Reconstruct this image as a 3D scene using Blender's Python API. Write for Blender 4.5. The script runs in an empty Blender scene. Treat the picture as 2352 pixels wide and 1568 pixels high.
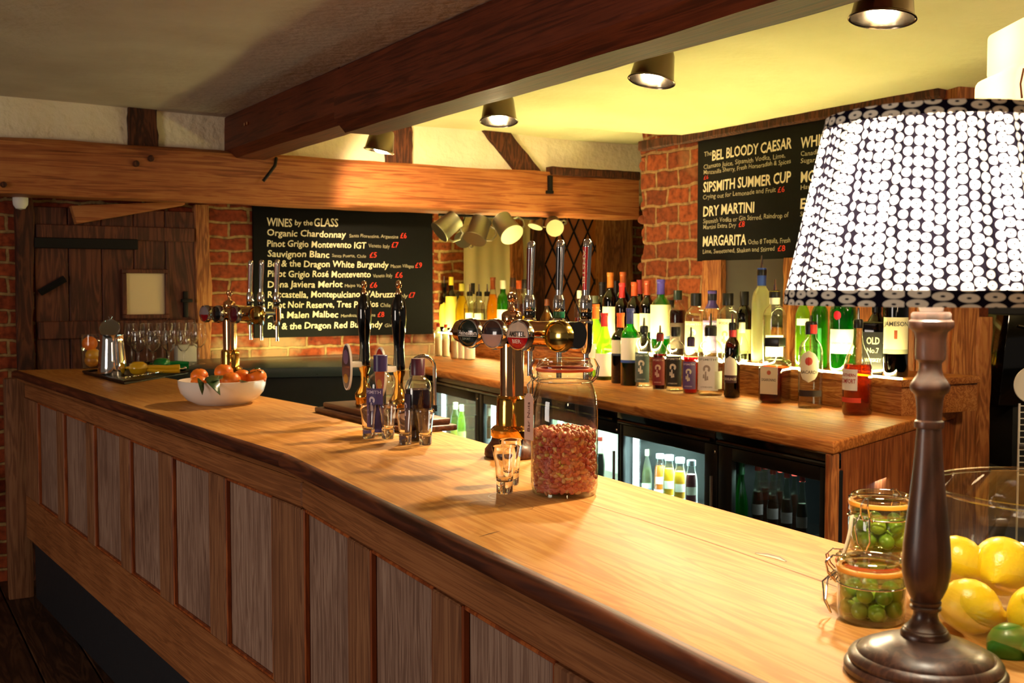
import bpy, bmesh, math, random
from mathutils import Vector, Matrix
PI = math.pi
random.seed(7)
SC = bpy.context.scene
COL = SC.collection

# ------------------------------------------------------------------ camera, world, exposure, large lights
CAMZ, FPX = 1.49, 2500.0
PITCH = math.atan(124 / FPX)
cam = bpy.data.cameras.new('camera')
cam.sensor_width = 36.0
cam.lens = FPX / 2352 * 36.0
cam.clip_start = 0.05
cam.dof.use_dof = True
cam.dof.focus_distance = 2.15
cam.dof.aperture_fstop = 12.0
camo = bpy.data.objects.new('camera', cam)
camo.location = (0, 0, CAMZ)
camo.rotation_euler = (PI / 2 - PITCH, 0, 0)
COL.objects.link(camo)
SC.camera = camo

vs = SC.view_settings
vs.view_transform = 'Standard'
vs.look = 'None'
vs.gamma = 1.0
vs.use_curve_mapping = False
vs.exposure = 1.45
SC.cycles.transparent_max_bounces = 32
SC.cycles.max_bounces = 12
SC.cycles.sample_clamp_indirect = 6.0

world = bpy.data.worlds.new('world')
SC.world = world
world.use_nodes = True
world.node_tree.nodes['Background'].inputs[0].default_value = (1.0, 0.80, 0.62, 1)
world.node_tree.nodes['Background'].inputs[1].default_value = 0.035

def light(name, kind, loc, energy, color, target=None, size=None, size_y=None, spot=None, blend=0.5, soft=0.03):
    l = bpy.data.lights.new(name, kind)
    l.energy = energy
    l.color = color
    if kind == 'AREA':
        l.shape = 'RECTANGLE'
        l.size = size
        l.size_y = size_y or size
    else:
        l.shadow_soft_size = soft
    if kind == 'SPOT':
        l.spot_size = math.radians(spot)
        l.spot_blend = blend
    o = bpy.data.objects.new(name, l)
    o.location = loc
    if target is not None:
        d = Vector(target) - Vector(loc)
        o.rotation_euler = d.to_track_quat('-Z', 'Y').to_euler()
    COL.objects.link(o)
    return o

# unseen area light left of the camera, as daylight from a window
light('window_daylight', 'AREA', (-4.3, 0.0, 1.5), 24, (1.0, 0.86, 0.74), (-0.9, 2.9, 0.8), 1.5, 1.2)
# unseen warm fill light behind the camera, without a fixture
# unseen light added at the right to brighten the oak post and end panel
light('passage_fill', 'POINT', (2.15, 2.7, 2.1), 16, (1.0, 0.74, 0.46), soft=0.08)
light('room_fill', 'POINT', (0.7, -1.6, 1.9), 9, (1.0, 0.66, 0.38), soft=0.12)

# ------------------------------------------------------------------ photo pixels -> places in the room
def ray(px, py):
    u, v = (px - 1176) / FPX, (784 - py) / FPX
    return Vector((u, math.cos(PITCH) + v * math.sin(PITCH), -math.sin(PITCH) + v * math.cos(PITCH)))
CAM = Vector((0, 0, CAMZ))
def at_z(px, py, z):
    d = ray(px, py)
    return CAM + d * ((z - CAMZ) / d.z)
def at_y(px, py, y):
    d = ray(px, py)
    return CAM + d * (y / d.y)
def hit(px, py, p, e):
    """point on the upright plane through p along the floor direction e"""
    d = ray(px, py)
    n = Vector((e[1], -e[0], 0))
    return CAM + d * ((Vector((p[0], p[1], 0)) - Vector((0, 0, 0))).dot(n) / d.dot(n))
def V2(x, y): return Vector((x, y, 0))
def ang(d): return math.atan2(d[1], d[0])

# ------------------------------------------------------------------ mesh builder
class MB:
    def __init__(s): s.bm = bmesh.new()
    def _xf(s, vs_, M):
        if M is not None:
            for v in vs_: v.co = M @ v.co
    def box(s, x0, x1, y0, y1, z0, z1, bev=0.0, seg=2, M=None):
        g = bmesh.new()
        bmesh.ops.create_cube(g, size=1)
        for v in g.verts:
            v.co = Vector(((x0 + x1) / 2 + v.co.x * (x1 - x0), (y0 + y1) / 2 + v.co.y * (y1 - y0), (z0 + z1) / 2 + v.co.z * (z1 - z0)))
        if bev > 0:
            bmesh.ops.bevel(g, geom=list(g.edges), offset=bev, segments=seg, affect='EDGES', profile=0.5, clamp_overlap=True)
        s._merge(g, M); return s
    def _merge(s, g, M=None):
        s._xf(g.verts, M)
        vm = {}
        for v in g.verts: vm[v] = s.bm.verts.new(v.co)
        for f in g.faces:
            try: s.bm.faces.new([vm[v] for v in f.verts])
            except ValueError: pass
        g.free()
    def lathe(s, prof, n=32, M=None, sx=1.0, sy=1.0, rfun=None):
        rings = []
        for (r, z) in prof:
            if r <= 1e-6: rings.append([s.bm.verts.new((0, 0, z))])
            else:
                ring = []
                for i in range(n):
                    a = 2 * PI * i / n
                    rr = r * (rfun(a, z) if rfun else 1.0)
                    ring.append(s.bm.verts.new((rr * math.cos(a) * sx, rr * math.sin(a) * sy, z)))
                rings.append(ring)
        allv = [v for r in rings for v in r]
        for A, B in zip(rings[:-1], rings[1:]):
            if len(A) == 1 and len(B) == 1: continue
            for i in range(n):
                j = (i + 1) % n
                if len(A) == 1: s.bm.faces.new((A[0], B[j], B[i]))
                elif len(B) == 1: s.bm.faces.new((A[i], A[j], B[0]))
                else: s.bm.faces.new((A[i], A[j], B[j], B[i]))
        s._xf(allv, M); return s
    def tube(s, pts, r, n=10, closed=False, M=None, caps=True):
        pts = [Vector(p) for p in pts]
        N = len(pts)
        rad = r if isinstance(r, (list, tuple)) else [r] * N
        rings, prev = [], None
        for i, p in enumerate(pts):
            a = pts[(i - 1) % N] if (closed or i > 0) else p
            b = pts[(i + 1) % N] if (closed or i < N - 1) else p
            t = (b - a).normalized()
            if prev is None:
                up = Vector((0, 0, 1)) if abs(t.z) < 0.9 else Vector((1, 0, 0))
                x = t.cross(up).normalized()
            else:
                x = (prev - t * prev.dot(t)).normalized()
            prev = x
            y = t.cross(x)
            rings.append([s.bm.verts.new(p + (x * math.cos(2 * PI * k / n) + y * math.sin(2 * PI * k / n)) * rad[i]) for k in range(n)])
        pairs = list(zip(rings[:-1], rings[1:])) + ([(rings[-1], rings[0])] if closed else [])
        for A, B in pairs:
            for k in range(n):
                s.bm.faces.new((A[k], A[(k + 1) % n], B[(k + 1) % n], B[k]))
        if caps and not closed:
            s.bm.faces.new(rings[0][::-1]); s.bm.faces.new(rings[-1])
        s._xf([v for r_ in rings for v in r_], M); return s
    def prism(s, poly, z0, z1, bev=0.0, seg=2, M=None):
        g = bmesh.new()
        lo = [g.verts.new((p[0], p[1], z0)) for p in poly]
        hi = [g.verts.new((p[0], p[1], z1)) for p in poly]
        g.faces.new(lo[::-1]); g.faces.new(hi)
        n = len(poly)
        for i in range(n):
            g.faces.new((lo[i], lo[(i + 1) % n], hi[(i + 1) % n], hi[i]))
        bmesh.ops.recalc_face_normals(g, faces=g.faces)
        if bev > 0:
            bmesh.ops.bevel(g, geom=list(g.edges), offset=bev, segments=seg, affect='EDGES', profile=0.5, clamp_overlap=True)
        s._merge(g, M); return s
    def ball(s, c=(0, 0, 0), r=1.0, sc=(1, 1, 1), u=20, v=14, M=None):
        g = bmesh.new()
        bmesh.ops.create_uvsphere(g, u_segments=u, v_segments=v, radius=r)
        for w in g.verts: w.co = Vector((w.co.x * sc[0] + c[0], w.co.y * sc[1] + c[1], w.co.z * sc[2] + c[2]))
        s._merge(g, M); return s
    def quad(s, a, b, c, d):
        s.bm.faces.new([s.bm.verts.new(p) for p in (a, b, c, d)]); return s
    def build(s, name, m, parent=None, loc=None, rotz=0.0, smooth=35, recalc=True, rot=None):
        if recalc: bmesh.ops.recalc_face_normals(s.bm, faces=s.bm.faces)
        me = bpy.data.meshes.new(name)
        s.bm.to_mesh(me); s.bm.free()
        if smooth:
            me.shade_smooth()
            me.set_sharp_from_angle(angle=math.radians(smooth))
        me.materials.append(m)
        o = bpy.data.objects.new(name, me)
        if parent is not None: o.parent = parent
        if loc is not None: o.location = loc
        if rot is not None: o.rotation_euler = rot
        elif rotz: o.rotation_euler = (0, 0, rotz)
        COL.objects.link(o)
        return o

def thing(name, label, cat, loc=(0, 0, 0), rotz=0.0, group=None, rot=None):
    o = bpy.data.objects.new(name, None)
    o.empty_display_size = 0.05
    o.location = loc
    o.rotation_euler = rot if rot is not None else (0, 0, rotz)
    COL.objects.link(o)
    return tag(o, label, cat, group)
def tag(o, label, cat, group=None, kind=None):
    o['label'] = label; o['category'] = cat
    if group: o['group'] = group
    if kind: o['kind'] = kind
    return o
def struct(o, label, cat): return tag(o, label, cat, None, 'structure')
def copy_tree(o, parent=None):
    c = o.copy(); COL.objects.link(c)
    if parent is not None: c.parent = parent
    for ch in list(o.children): copy_tree(ch, c)
    return c

# ------------------------------------------------------------------ materials
def lin(h):
    h = h.lstrip('#')
    def f(c):
        c = int(c, 16) / 255
        return c / 12.92 if c <= 0.04045 else ((c + 0.055) / 1.055) ** 2.4
    return (f(h[0:2]), f(h[2:4]), f(h[4:6]), 1.0)
def newmat(name):
    m = bpy.data.materials.new(name); m.use_nodes = True
    nt = m.node_tree
    return m, nt, nt.nodes['Principled BSDF']
def plain(name, col, rough=0.5, metal=0.0, spec=0.5, coat=0.0, emit=0.0, ecol=None, sss=0.0):
    m, nt, b = newmat(name)
    c = lin(col) if isinstance(col, str) else col
    b.inputs['Base Color'].default_value = c
    b.inputs['Roughness'].default_value = rough
    b.inputs['Metallic'].default_value = metal
    b.inputs['Specular IOR Level'].default_value = spec
    b.inputs['Coat Weight'].default_value = coat
    if emit:
        b.inputs['Emission Color'].default_value = lin(ecol) if ecol else c
        b.inputs['Emission Strength'].default_value = emit
    if sss:
        b.inputs['Subsurface Weight'].default_value = sss
        b.inputs['Subsurface Radius'].default_value = (0.012, 0.006, 0.003)
    # a little unevenness of the surface
    n = nt.nodes.new('ShaderNodeTexNoise'); n.inputs['Scale'].default_value = 40
    t = nt.nodes.new('ShaderNodeTexCoord')
    mr = nt.nodes.new('ShaderNodeMapRange')
    mr.inputs[3].default_value = max(0.02, rough - 0.05); mr.inputs[4].default_value = min(1, rough + 0.05)
    nt.links.new(t.outputs['Object'], n.inputs['Vector']); nt.links.new(n.outputs[0], mr.inputs[0]); nt.links.new(mr.outputs[0], b.inputs['Roughness'])
    return m
def ramp(nt, stops):
    r = nt.nodes.new('ShaderNodeValToRGB')
    e = r.color_ramp.elements
    e[0].position, e[0].color = stops[0][0], lin(stops[0][1])
    e[1].position, e[1].color = stops[-1][0], lin(stops[-1][1])
    for p, c in stops[1:-1]:
        x = e.new(p); x.color = lin(c)
    return r
def wood(name, dark, mid, light_, rough=0.5, axis='X', scale=1.0, bump=0.25, coat=0.0, knots=True, stretch=9.0, island=False, contrast=1.0, rings=34.0):
    m, nt, b = newmat(name)
    L = nt.links.new
    t = nt.nodes.new('ShaderNodeTexCoord'); oi = nt.nodes.new('ShaderNodeObjectInfo')
    add = nt.nodes.new('ShaderNodeVectorMath'); add.operation = 'ADD'
    mul = nt.nodes.new('ShaderNodeVectorMath'); mul.operation = 'SCALE'; mul.inputs[3].default_value = 17.0
    cmb = nt.nodes.new('ShaderNodeCombineXYZ')
    for i in range(3): L(oi.outputs['Random'], cmb.inputs[i])
    if island:
        ge = nt.nodes.new('ShaderNodeNewGeometry')
        ad2 = nt.nodes.new('ShaderNodeMath'); ad2.operation = 'ADD'
        L(oi.outputs['Random'], ad2.inputs[0]); L(ge.outputs['Random Per Island'], ad2.inputs[1])
        for i in range(3): L(ad2.outputs[0], cmb.inputs[i])
    L(cmb.outputs[0], mul.inputs[0]); L(t.outputs['Object'], add.inputs[0]); L(mul.outputs[0], add.inputs[1])
    mp = nt.nodes.new('ShaderNodeMapping')
    s = [stretch * scale] * 3
    s['XYZ'.index(axis)] = scale
    mp.inputs['Scale'].default_value = s
    L(add.outputs[0], mp.inputs[0])
    n1 = nt.nodes.new('ShaderNodeTexNoise'); n1.inputs['Scale'].default_value = 1.6; n1.inputs['Detail'].default_value = 5; n1.inputs['Distortion'].default_value = 1.2
    L(mp.outputs[0], n1.inputs['Vector'])
    # rings
    wv = nt.nodes.new('ShaderNodeMath'); wv.operation = 'MULTIPLY'; wv.inputs[1].default_value = rings
    L(n1.outputs[0], wv.inputs[0])
    sn = nt.nodes.new('ShaderNodeMath'); sn.operation = 'SINE'; L(wv.outputs[0], sn.inputs[0])
    mr = nt.nodes.new('ShaderNodeMapRange'); mr.inputs[1].default_value = -1; mr.inputs[2].default_value = 1
    L(sn.outputs[0], mr.inputs[0])
    # fibres
    mp2 = nt.nodes.new('ShaderNodeMapping')
    s2 = [130 * scale] * 3; s2['XYZ'.index(axis)] = 3.0 * scale
    mp2.inputs['Scale'].default_value = s2; L(add.outputs[0], mp2.inputs[0])
    n2 = nt.nodes.new('ShaderNodeTexNoise'); n2.inputs['Scale'].default_value = 1.0; n2.inputs['Detail'].default_value = 3
    L(mp2.outputs[0], n2.inputs['Vector'])
    # broad patches
    n3 = nt.nodes.new('ShaderNodeTexNoise'); n3.inputs['Scale'].default_value = 3.0 * scale; n3.inputs['Detail'].default_value = 4
    L(add.outputs[0], n3.inputs['Vector'])
    def mix(a, b_, f):
        x = nt.nodes.new('ShaderNodeMix'); x.data_type = 'FLOAT'; x.inputs[0].default_value = f
        L(a, x.inputs[2]); L(b_, x.inputs[3]); return x.outputs[0]
    f = mix(mix(mr.outputs[0], n2.outputs[0], 0.5), n3.outputs[0], 0.45)
    w = 0.3 / contrast
    r = ramp(nt, [(0.5 - w * 0.85, dark), (0.5, mid), (0.5 + w * 0.85, light_)])
    L(f, r.inputs[0])
    L(r.outputs[0], b.inputs['Base Color'])
    b.inputs['Roughness'].default_value = rough
    b.inputs['Coat Weight'].default_value = coat; b.inputs['Coat Roughness'].default_value = 0.25
    b.inputs['Specular IOR Level'].default_value = 0.3
    rr = nt.nodes.new('ShaderNodeMapRange'); rr.inputs[3].default_value = rough - 0.08; rr.inputs[4].default_value = rough + 0.1
    L(n3.outputs[0], rr.inputs[0]); L(rr.outputs[0], b.inputs['Roughness'])
    bp = nt.nodes.new('ShaderNodeBump'); bp.inputs['Strength'].default_value = bump; bp.inputs['Distance'].default_value = 0.004
    L(f, bp.inputs['Height']); L(bp.outputs[0], b.inputs['Normal'])
    return m
def plaster(name, c1, c2, bump=0.4, scale=1.0):
    m, nt, b = newmat(name); L = nt.links.new
    t = nt.nodes.new('ShaderNodeTexCoord')
    n = nt.nodes.new('ShaderNodeTexNoise'); n.inputs['Scale'].default_value = 3 * scale; n.inputs['Detail'].default_value = 6
    n2 = nt.nodes.new('ShaderNodeTexNoise'); n2.inputs['Scale'].default_value = 26 * scale; n2.inputs['Detail'].default_value = 4
    L(t.outputs['Object'], n.inputs['Vector']); L(t.outputs['Object'], n2.inputs['Vector'])
    r = ramp(nt, [(0.35, c1), (0.65, c2)]); L(n.outputs[0], r.inputs[0]); L(r.outputs[0], b.inputs['Base Color'])
    b.inputs['Roughness'].default_value = 0.9; b.inputs['Specular IOR Level'].default_value = 0.2
    mx = nt.nodes.new('ShaderNodeMath'); mx.operation = 'ADD'; L(n.outputs[0], mx.inputs[0]); L(n2.outputs[0], mx.inputs[1])
    bp = nt.nodes.new('ShaderNodeBump'); bp.inputs['Strength'].default_value = bump; bp.inputs['Distance'].default_value = 0.02
    L(mx.outputs[0], bp.inputs['Height']); L(bp.outputs[0], b.inputs['Normal'])
    return m
def bricks(name, c1, c2, mortar, wmort=0.012, bw=0.225, bh=0.078, lime=0.0):
    """bricks in the object's local X (along) and Z (up)"""
    m, nt, b = newmat(name); L = nt.links.new
    t = nt.nodes.new('ShaderNodeTexCoord'); sp = nt.nodes.new('ShaderNodeSeparateXYZ'); cb = nt.nodes.new('ShaderNodeCombineXYZ')
    ns = nt.nodes.new('ShaderNodeTexNoise'); ns.inputs['Scale'].default_value = 7; ns.inputs['Detail'].default_value = 3
    L(t.outputs['Object'], ns.inputs['Vector'])
    sc = nt.nodes.new('ShaderNodeVectorMath'); sc.operation = 'SCALE'; sc.inputs[3].default_value = 0.045
    L(ns.outputs['Color'], sc.inputs[0])
    ad = nt.nodes.new('ShaderNodeVectorMath'); ad.operation = 'ADD'
    L(t.outputs['Object'], ad.inputs[0]); L(sc.outputs[0], ad.inputs[1])
    L(ad.outputs[0], sp.inputs[0]); L(sp.outputs[0], cb.inputs[0]); L(sp.outputs[2], cb.inputs[1])
    br = nt.nodes.new('ShaderNodeTexBrick')
    br.inputs['Color1'].default_value = lin(c1); br.inputs['Color2'].default_value = lin(c2); br.inputs['Mortar'].default_value = lin(mortar)
    br.inputs['Scale'].default_value = 1.0; br.inputs['Brick Width'].default_value = bw; br.inputs['Row Height'].default_value = bh
    br.inputs['Mortar Size'].default_value = wmort; br.inputs['Mortar Smooth'].default_value = 0.4; br.inputs['Bias'].default_value = 0.0
    L(cb.outputs[0], br.inputs['Vector'])
    n2 = nt.nodes.new('ShaderNodeTexNoise'); n2.inputs['Scale'].default_value = 30; n2.inputs['Detail'].default_value = 5
    L(t.outputs['Object'], n2.inputs['Vector'])
    n3 = nt.nodes.new('ShaderNodeTexNoise'); n3.inputs['Scale'].default_value = 4; n3.inputs['Detail'].default_value = 4
    L(t.outputs['Object'], n3.inputs['Vector'])
    mx = nt.nodes.new('ShaderNodeMix'); mx.data_type = 'RGBA'; mx.blend_type = 'MULTIPLY'; mx.inputs[0].default_value = 0.75
    r = ramp(nt, [(0.3, '#6d625c'), (0.5, '#d8d0c8'), (0.7, '#ffffff')]); L(n2.outputs[0], r.inputs[0])
    L(br.outputs['Color'], mx.inputs[6]); L(r.outputs[0], mx.inputs[7])
    # pale lime smears
    mx2 = nt.nodes.new('ShaderNodeMix'); mx2.data_type = 'RGBA'
    r3 = ramp(nt, [(0.60, '#000000'), (0.70, '#8c8c8c')]); L(n3.outputs[0], r3.inputs[0])
    L(r3.outputs[0], mx2.inputs[0]); L(mx.outputs[2], mx2.inputs[6]); mx2.inputs[7].default_value = lin(mortar)
    col = mx2.outputs[2]
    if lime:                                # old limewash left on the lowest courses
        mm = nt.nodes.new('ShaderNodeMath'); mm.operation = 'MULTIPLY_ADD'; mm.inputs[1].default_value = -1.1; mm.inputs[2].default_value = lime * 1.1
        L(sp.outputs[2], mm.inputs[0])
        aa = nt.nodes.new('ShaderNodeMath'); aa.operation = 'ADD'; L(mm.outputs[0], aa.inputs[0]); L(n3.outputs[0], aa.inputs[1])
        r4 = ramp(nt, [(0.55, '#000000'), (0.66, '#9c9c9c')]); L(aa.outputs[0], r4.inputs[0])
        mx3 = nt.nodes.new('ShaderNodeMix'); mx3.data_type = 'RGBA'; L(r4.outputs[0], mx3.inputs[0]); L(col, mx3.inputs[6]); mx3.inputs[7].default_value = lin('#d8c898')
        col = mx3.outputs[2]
    L(col, b.inputs['Base Color'])
    b.inputs['Roughness'].default_value = 0.85; b.inputs['Specular IOR Level'].default_value = 0.25
    bp = nt.nodes.new('ShaderNodeBump'); bp.inputs['Strength'].default_value = 0.8; bp.inputs['Distance'].default_value = 0.012; bp.invert = True
    am = nt.nodes.new('ShaderNodeMath'); am.operation = 'MULTIPLY_ADD'; am.inputs[1].default_value = -0.35
    L(n2.outputs[0], am.inputs[0]); L(br.outputs['Fac'], am.inputs[2])
    L(am.outputs[0], bp.inputs['Height']); L(bp.outputs[0], b.inputs['Normal'])
    return m
def glass(name, tint='#ffffff', gloss=0.16, rough=0.03, body=None, bodyf=0.0):
    """thin-walled glass: see-through tint plus mirror reflections that grow towards the rim"""
    m = bpy.data.materials.new(name); m.use_nodes = True
    nt = m.node_tree; nt.nodes.clear(); L = nt.links.new
    out = nt.nodes.new('ShaderNodeOutputMaterial')
    tr = nt.nodes.new('ShaderNodeBsdfTransparent')
    gl = nt.nodes.new('ShaderNodeBsdfGlossy'); gl.inputs['Roughness'].default_value = rough; gl.inputs[0].default_value = (1, 1, 1, 1)
    lw = nt.nodes.new('ShaderNodeLayerWeight'); lw.inputs[0].default_value = 0.5
    pw = nt.nodes.new('ShaderNodeMath'); pw.operation = 'POWER'; pw.inputs[1].default_value = 2.4; L(lw.outputs['Facing'], pw.inputs[0])
    fr = nt.nodes.new('ShaderNodeMapRange'); fr.inputs[3].default_value = gloss * 0.3; fr.inputs[4].default_value = 0.85; L(pw.outputs[0], fr.inputs[0])
    # light seen through the wall at a slant crosses more glass, so it comes out darker
    p3 = nt.nodes.new('ShaderNodeMath'); p3.operation = 'POWER'; p3.inputs[1].default_value = 3.0; L(lw.outputs['Facing'], p3.inputs[0])
    cm = nt.nodes.new('ShaderNodeMix'); cm.data_type = 'RGBA'; L(p3.outputs[0], cm.inputs[0])
    c0 = lin(tint); cm.inputs[6].default_value = c0; cm.inputs[7].default_value = (c0[0] ** 2 * .34, c0[1] ** 2 * .40, c0[2] ** 2 * .32, 1)
    L(cm.outputs[2], tr.inputs[0])
    mx = nt.nodes.new('ShaderNodeMixShader')
    L(fr.outputs[0], mx.inputs[0]); L(gl.outputs[0], mx.inputs[2])
    if body:
        tl = nt.nodes.new('ShaderNodeBsdfTranslucent'); tl.inputs[0].default_value = lin(body)
        mb = nt.nodes.new('ShaderNodeMixShader'); mb.inputs[0].default_value = bodyf
        L(tr.outputs[0], mb.inputs[1]); L(tl.outputs[0], mb.inputs[2]); L(mb.outputs[0], mx.inputs[1])
    else:
        L(tr.outputs[0], mx.inputs[1])
    L(mx.outputs[0], out.inputs[0])
    return m
def solid_glass(name, col='#ffffff', ior=1.46):
    m, nt, b = newmat(name)
    b.inputs['Base Color'].default_value = lin(col); b.inputs['Transmission Weight'].default_value = 1.0
    b.inputs['Roughness'].default_value = 0.0; b.inputs['IOR'].default_value = ior
    return m
def emitter(name, col, strength):
    m = bpy.data.materials.new(name); m.use_nodes = True
    nt = m.node_tree; nt.nodes.clear()
    out = nt.nodes.new('ShaderNodeOutputMaterial'); e = nt.nodes.new('ShaderNodeEmission')
    e.inputs[0].default_value = lin(col); e.inputs[1].default_value = strength
    nt.links.new(e.outputs[0], out.inputs[0])
    return m

M = {}
M['counter'] = wood('counter_wood', '#945622', '#c4863e', '#dcac66', rough=0.55, scale=1.0, bump=0.05, coat=0.0, stretch=14, contrast=0.5)
M['nosing'] = wood('nosing_wood', '#2e1206', '#4c2210', '#6a361a', rough=0.5, bump=0.1, coat=0.0, stretch=14)
M['front'] = wood('bar_front_wood', '#643a1c', '#8e562e', '#a66c3e', rough=0.55, bump=0.12, stretch=34, contrast=.8)
M['front_v'] = wood('bar_stile_wood', '#5e3a24', '#825436', '#9c6e4a', rough=0.6, axis='Z', bump=0.15, stretch=16)
M['panel'] = wood('bar_panel_wood', '#624638', '#8a6a58', '#a68874', rough=0.65, axis='Z', bump=0.15, stretch=20, scale=1.2)
M['bead'] = wood('bead_wood', '#6a2f14', '#94491f', '#b4642e', rough=0.45, axis='Z')
M['kick'] = plain('kick_black', '#181a20', 0.6)
M['beam'] = wood('beam_wood', '#30120a', '#542412', '#78381e', rough=0.55, bump=0.3, stretch=26, scale=1.0, rings=16, contrast=.8)
M['xbeam'] = wood('cross_beam_wood', '#5c2c12', '#9a562a', '#c08046', rough=0.6, bump=0.3, stretch=26, scale=1.0, rings=16, contrast=.85)
M['stud'] = wood('stud_wood', '#24120a', '#452314', '#6a3a20', rough=0.75, axis='Z', bump=0.7, stretch=7, scale=1.5)
M['timber'] = wood('timber_wood', '#5e3214', '#93562a', '#b87c44', rough=0.6, axis='Z', bump=0.4, stretch=9, scale=1.4)
M['door'] = wood('door_wood', '#2e160b', '#52291a', '#713e26', rough=0.55, axis='Z', bump=0.25, stretch=10)
M['backbar'] = wood('back_bar_wood', '#7c4014', '#b0662a', '#cc8844', rough=0.55, bump=0.06, coat=0.0, stretch=12)
M['endpanel'] = wood('end_panel_wood', '#5e2a10', '#8c4820', '#ab6634', rough=0.5, axis='Z', bump=0.25, stretch=10)
M['riser'] = wood('riser_wood', '#6a3414', '#a2602c', '#c68a4e', rough=0.5, bump=0.15, stretch=12, scale=2.0)
M['stool'] = wood('stool_wood', '#4a220e', '#7a3c18', '#98552a', rough=0.5, axis='Z')
M['drip'] = wood('plinth_wood', '#2c150b', '#4e2a18', '#6e4128', rough=0.4, coat=0.2)
M['floor'] = wood('floor_boards', '#20140e', '#3e2819', '#5c3f2a', rough=0.5, axis='Y', bump=0.3, island=True, stretch=10)
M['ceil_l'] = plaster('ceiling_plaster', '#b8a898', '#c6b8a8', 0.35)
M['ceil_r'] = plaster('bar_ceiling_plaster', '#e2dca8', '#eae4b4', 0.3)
M['plaster'] = plaster('wall_plaster', '#ecdcba', '#f4e8cc', 0.6)
M['brick'] = bricks('brick', '#a04a26', '#7c3018', '#a88858', wmort=0.009)
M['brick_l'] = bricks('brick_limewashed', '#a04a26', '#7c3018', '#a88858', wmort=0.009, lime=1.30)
M['brick_a'] = bricks('brick_alcove', '#a0522a', '#7c3a1c', '#b09460', wmort=0.012)
M['brick_r'] = bricks('brick_orange', '#a05028', '#783a1e', '#a48054', bw=0.19, bh=0.098, wmort=0.010)
M['slate'] = plain('chalkboard_black', '#0c0b09', 0.7, spec=0.15)
M['chalk'] = plain('chalk_cream', '#efe2bc', 0.9)
M['chalk_dim'] = plain('chalk_cream_thin', '#b8ad8c', 0.9)
M['chalk_red'] = plain('chalk_red', '#e03a24', 0.9)
M['black'] = plain('black_satin', '#0c0c0d', 0.35)
M['black_matt'] = plain('black_matt', '#101112', 0.7)
M['black_gloss'] = plain('black_gloss', '#060606', 0.08, coat=0.6)
M['iron'] = plain('black_iron', '#171311', 0.6, 0.6)
M['steel'] = plain('brushed_steel', '#9a958e', 0.3, 1.0)
M['chrome'] = plain('chrome', '#e6e4e0', 0.06, 1.0)
M['pewter'] = plain('pewter', '#8c866c', 0.45, 1.0)
M['gunmetal'] = plain('gunmetal', '#8a7a68', 0.22, 1.0)
M['brass'] = plain('brass', '#d8a24a', 0.1, 1.0)
M['copper'] = plain('copper_brass', '#dca878', 0.08, 1.0)
M['gold'] = plain('gold_polish', '#e0bc62', 0.12, 1.0)
M['white'] = plain('white_ceramic', '#ece4da', 0.18, coat=0.4)
M['white_matt'] = plain('white_matt', '#e8e4dc', 0.6)
M['paper'] = plain('paper_label', '#e9e2d0', 0.7)
M['slab'] = plain('slate_slab', '#3a4646', 0.3)
M['clear'] = glass('clear_glass', '#fafcf8', 0.12)
M['clear_g'] = glass('greenish_clear_glass', '#eef6e6', 0.12)
M['jarglass'] = glass('jar_glass', '#f4f6ee', 0.14, 0.02)
M['thick'] = solid_glass('thick_glass')
M['fridgeglass'] = glass('fridge_door_glass', '#e8f4ee', 0.10, 0.01)
M['darkglass'] = plain('dark_window_glass', '#4a443e', 0.12, 0.0, coat=0.8)
# ------------------------------------------------------------------ the room: lines everything is measured from
EF = V2(1, 0.6).normalized()            # along the far wall
NF = V2(-0.6, 1).normalized()           # away from the viewer
XB = V2(-2.34, 5.2)                     # front face of the cross beam
FW = XB + NF * 0.35                     # far wall face
AW = FW + NF * 1.6                      # back of the alcove right of the wine board
RW = V2(0.986, 5.77); ER = V2(-0.60, 1).normalized(); NR = V2(1, 0.60).normalized()   # right wall face, its run away from us, and outward
BBN = V2(1.02, 3.45)                    # near front corner of the back bar
rzF, rzR = ang(EF), ang(ER)

def sF(px, py, off=0.0):
    p = hit(px, py, FW - NF * off, EF); return ((p - FW).dot(EF), p.z)
def sX(px, py, off=0.0):
    p = hit(px, py, XB - NF * off, EF); return ((p - XB).dot(EF), p.z)
def sA(px, py, off=0.0):
    p = hit(px, py, AW - NF * off, EF); return ((p - AW).dot(EF), p.z)
def sR(px, py, off=0.0):
    p = hit(px, py, RW - NR * off, ER); return ((p - RW).dot(ER), p.z)

# floor
fl = MB()
x = -6.0
random.seed(3)
d0 = V2(-0.6, 1).normalized(); rz0 = ang(d0) - PI / 2
k = -14
while k < 22:
    w = 0.19
    fl.box(k * w, k * w + w - 0.006, -2.5, 8.5, -0.03, 0.0, 0.003, 1)
    k += 1
flo = fl.build('floor', M['floor'], None, (0, 0, 0), rz0)
struct(flo, 'dark worn floorboards running alongside the bar', 'floor')
fb = MB().box(-9, 9, -6, 12, -0.10, -0.032)
fbo = fb.build('floor_base', M['black_matt'], None)
struct(fbo, 'dark ground beneath the floorboards', 'floor')

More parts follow.
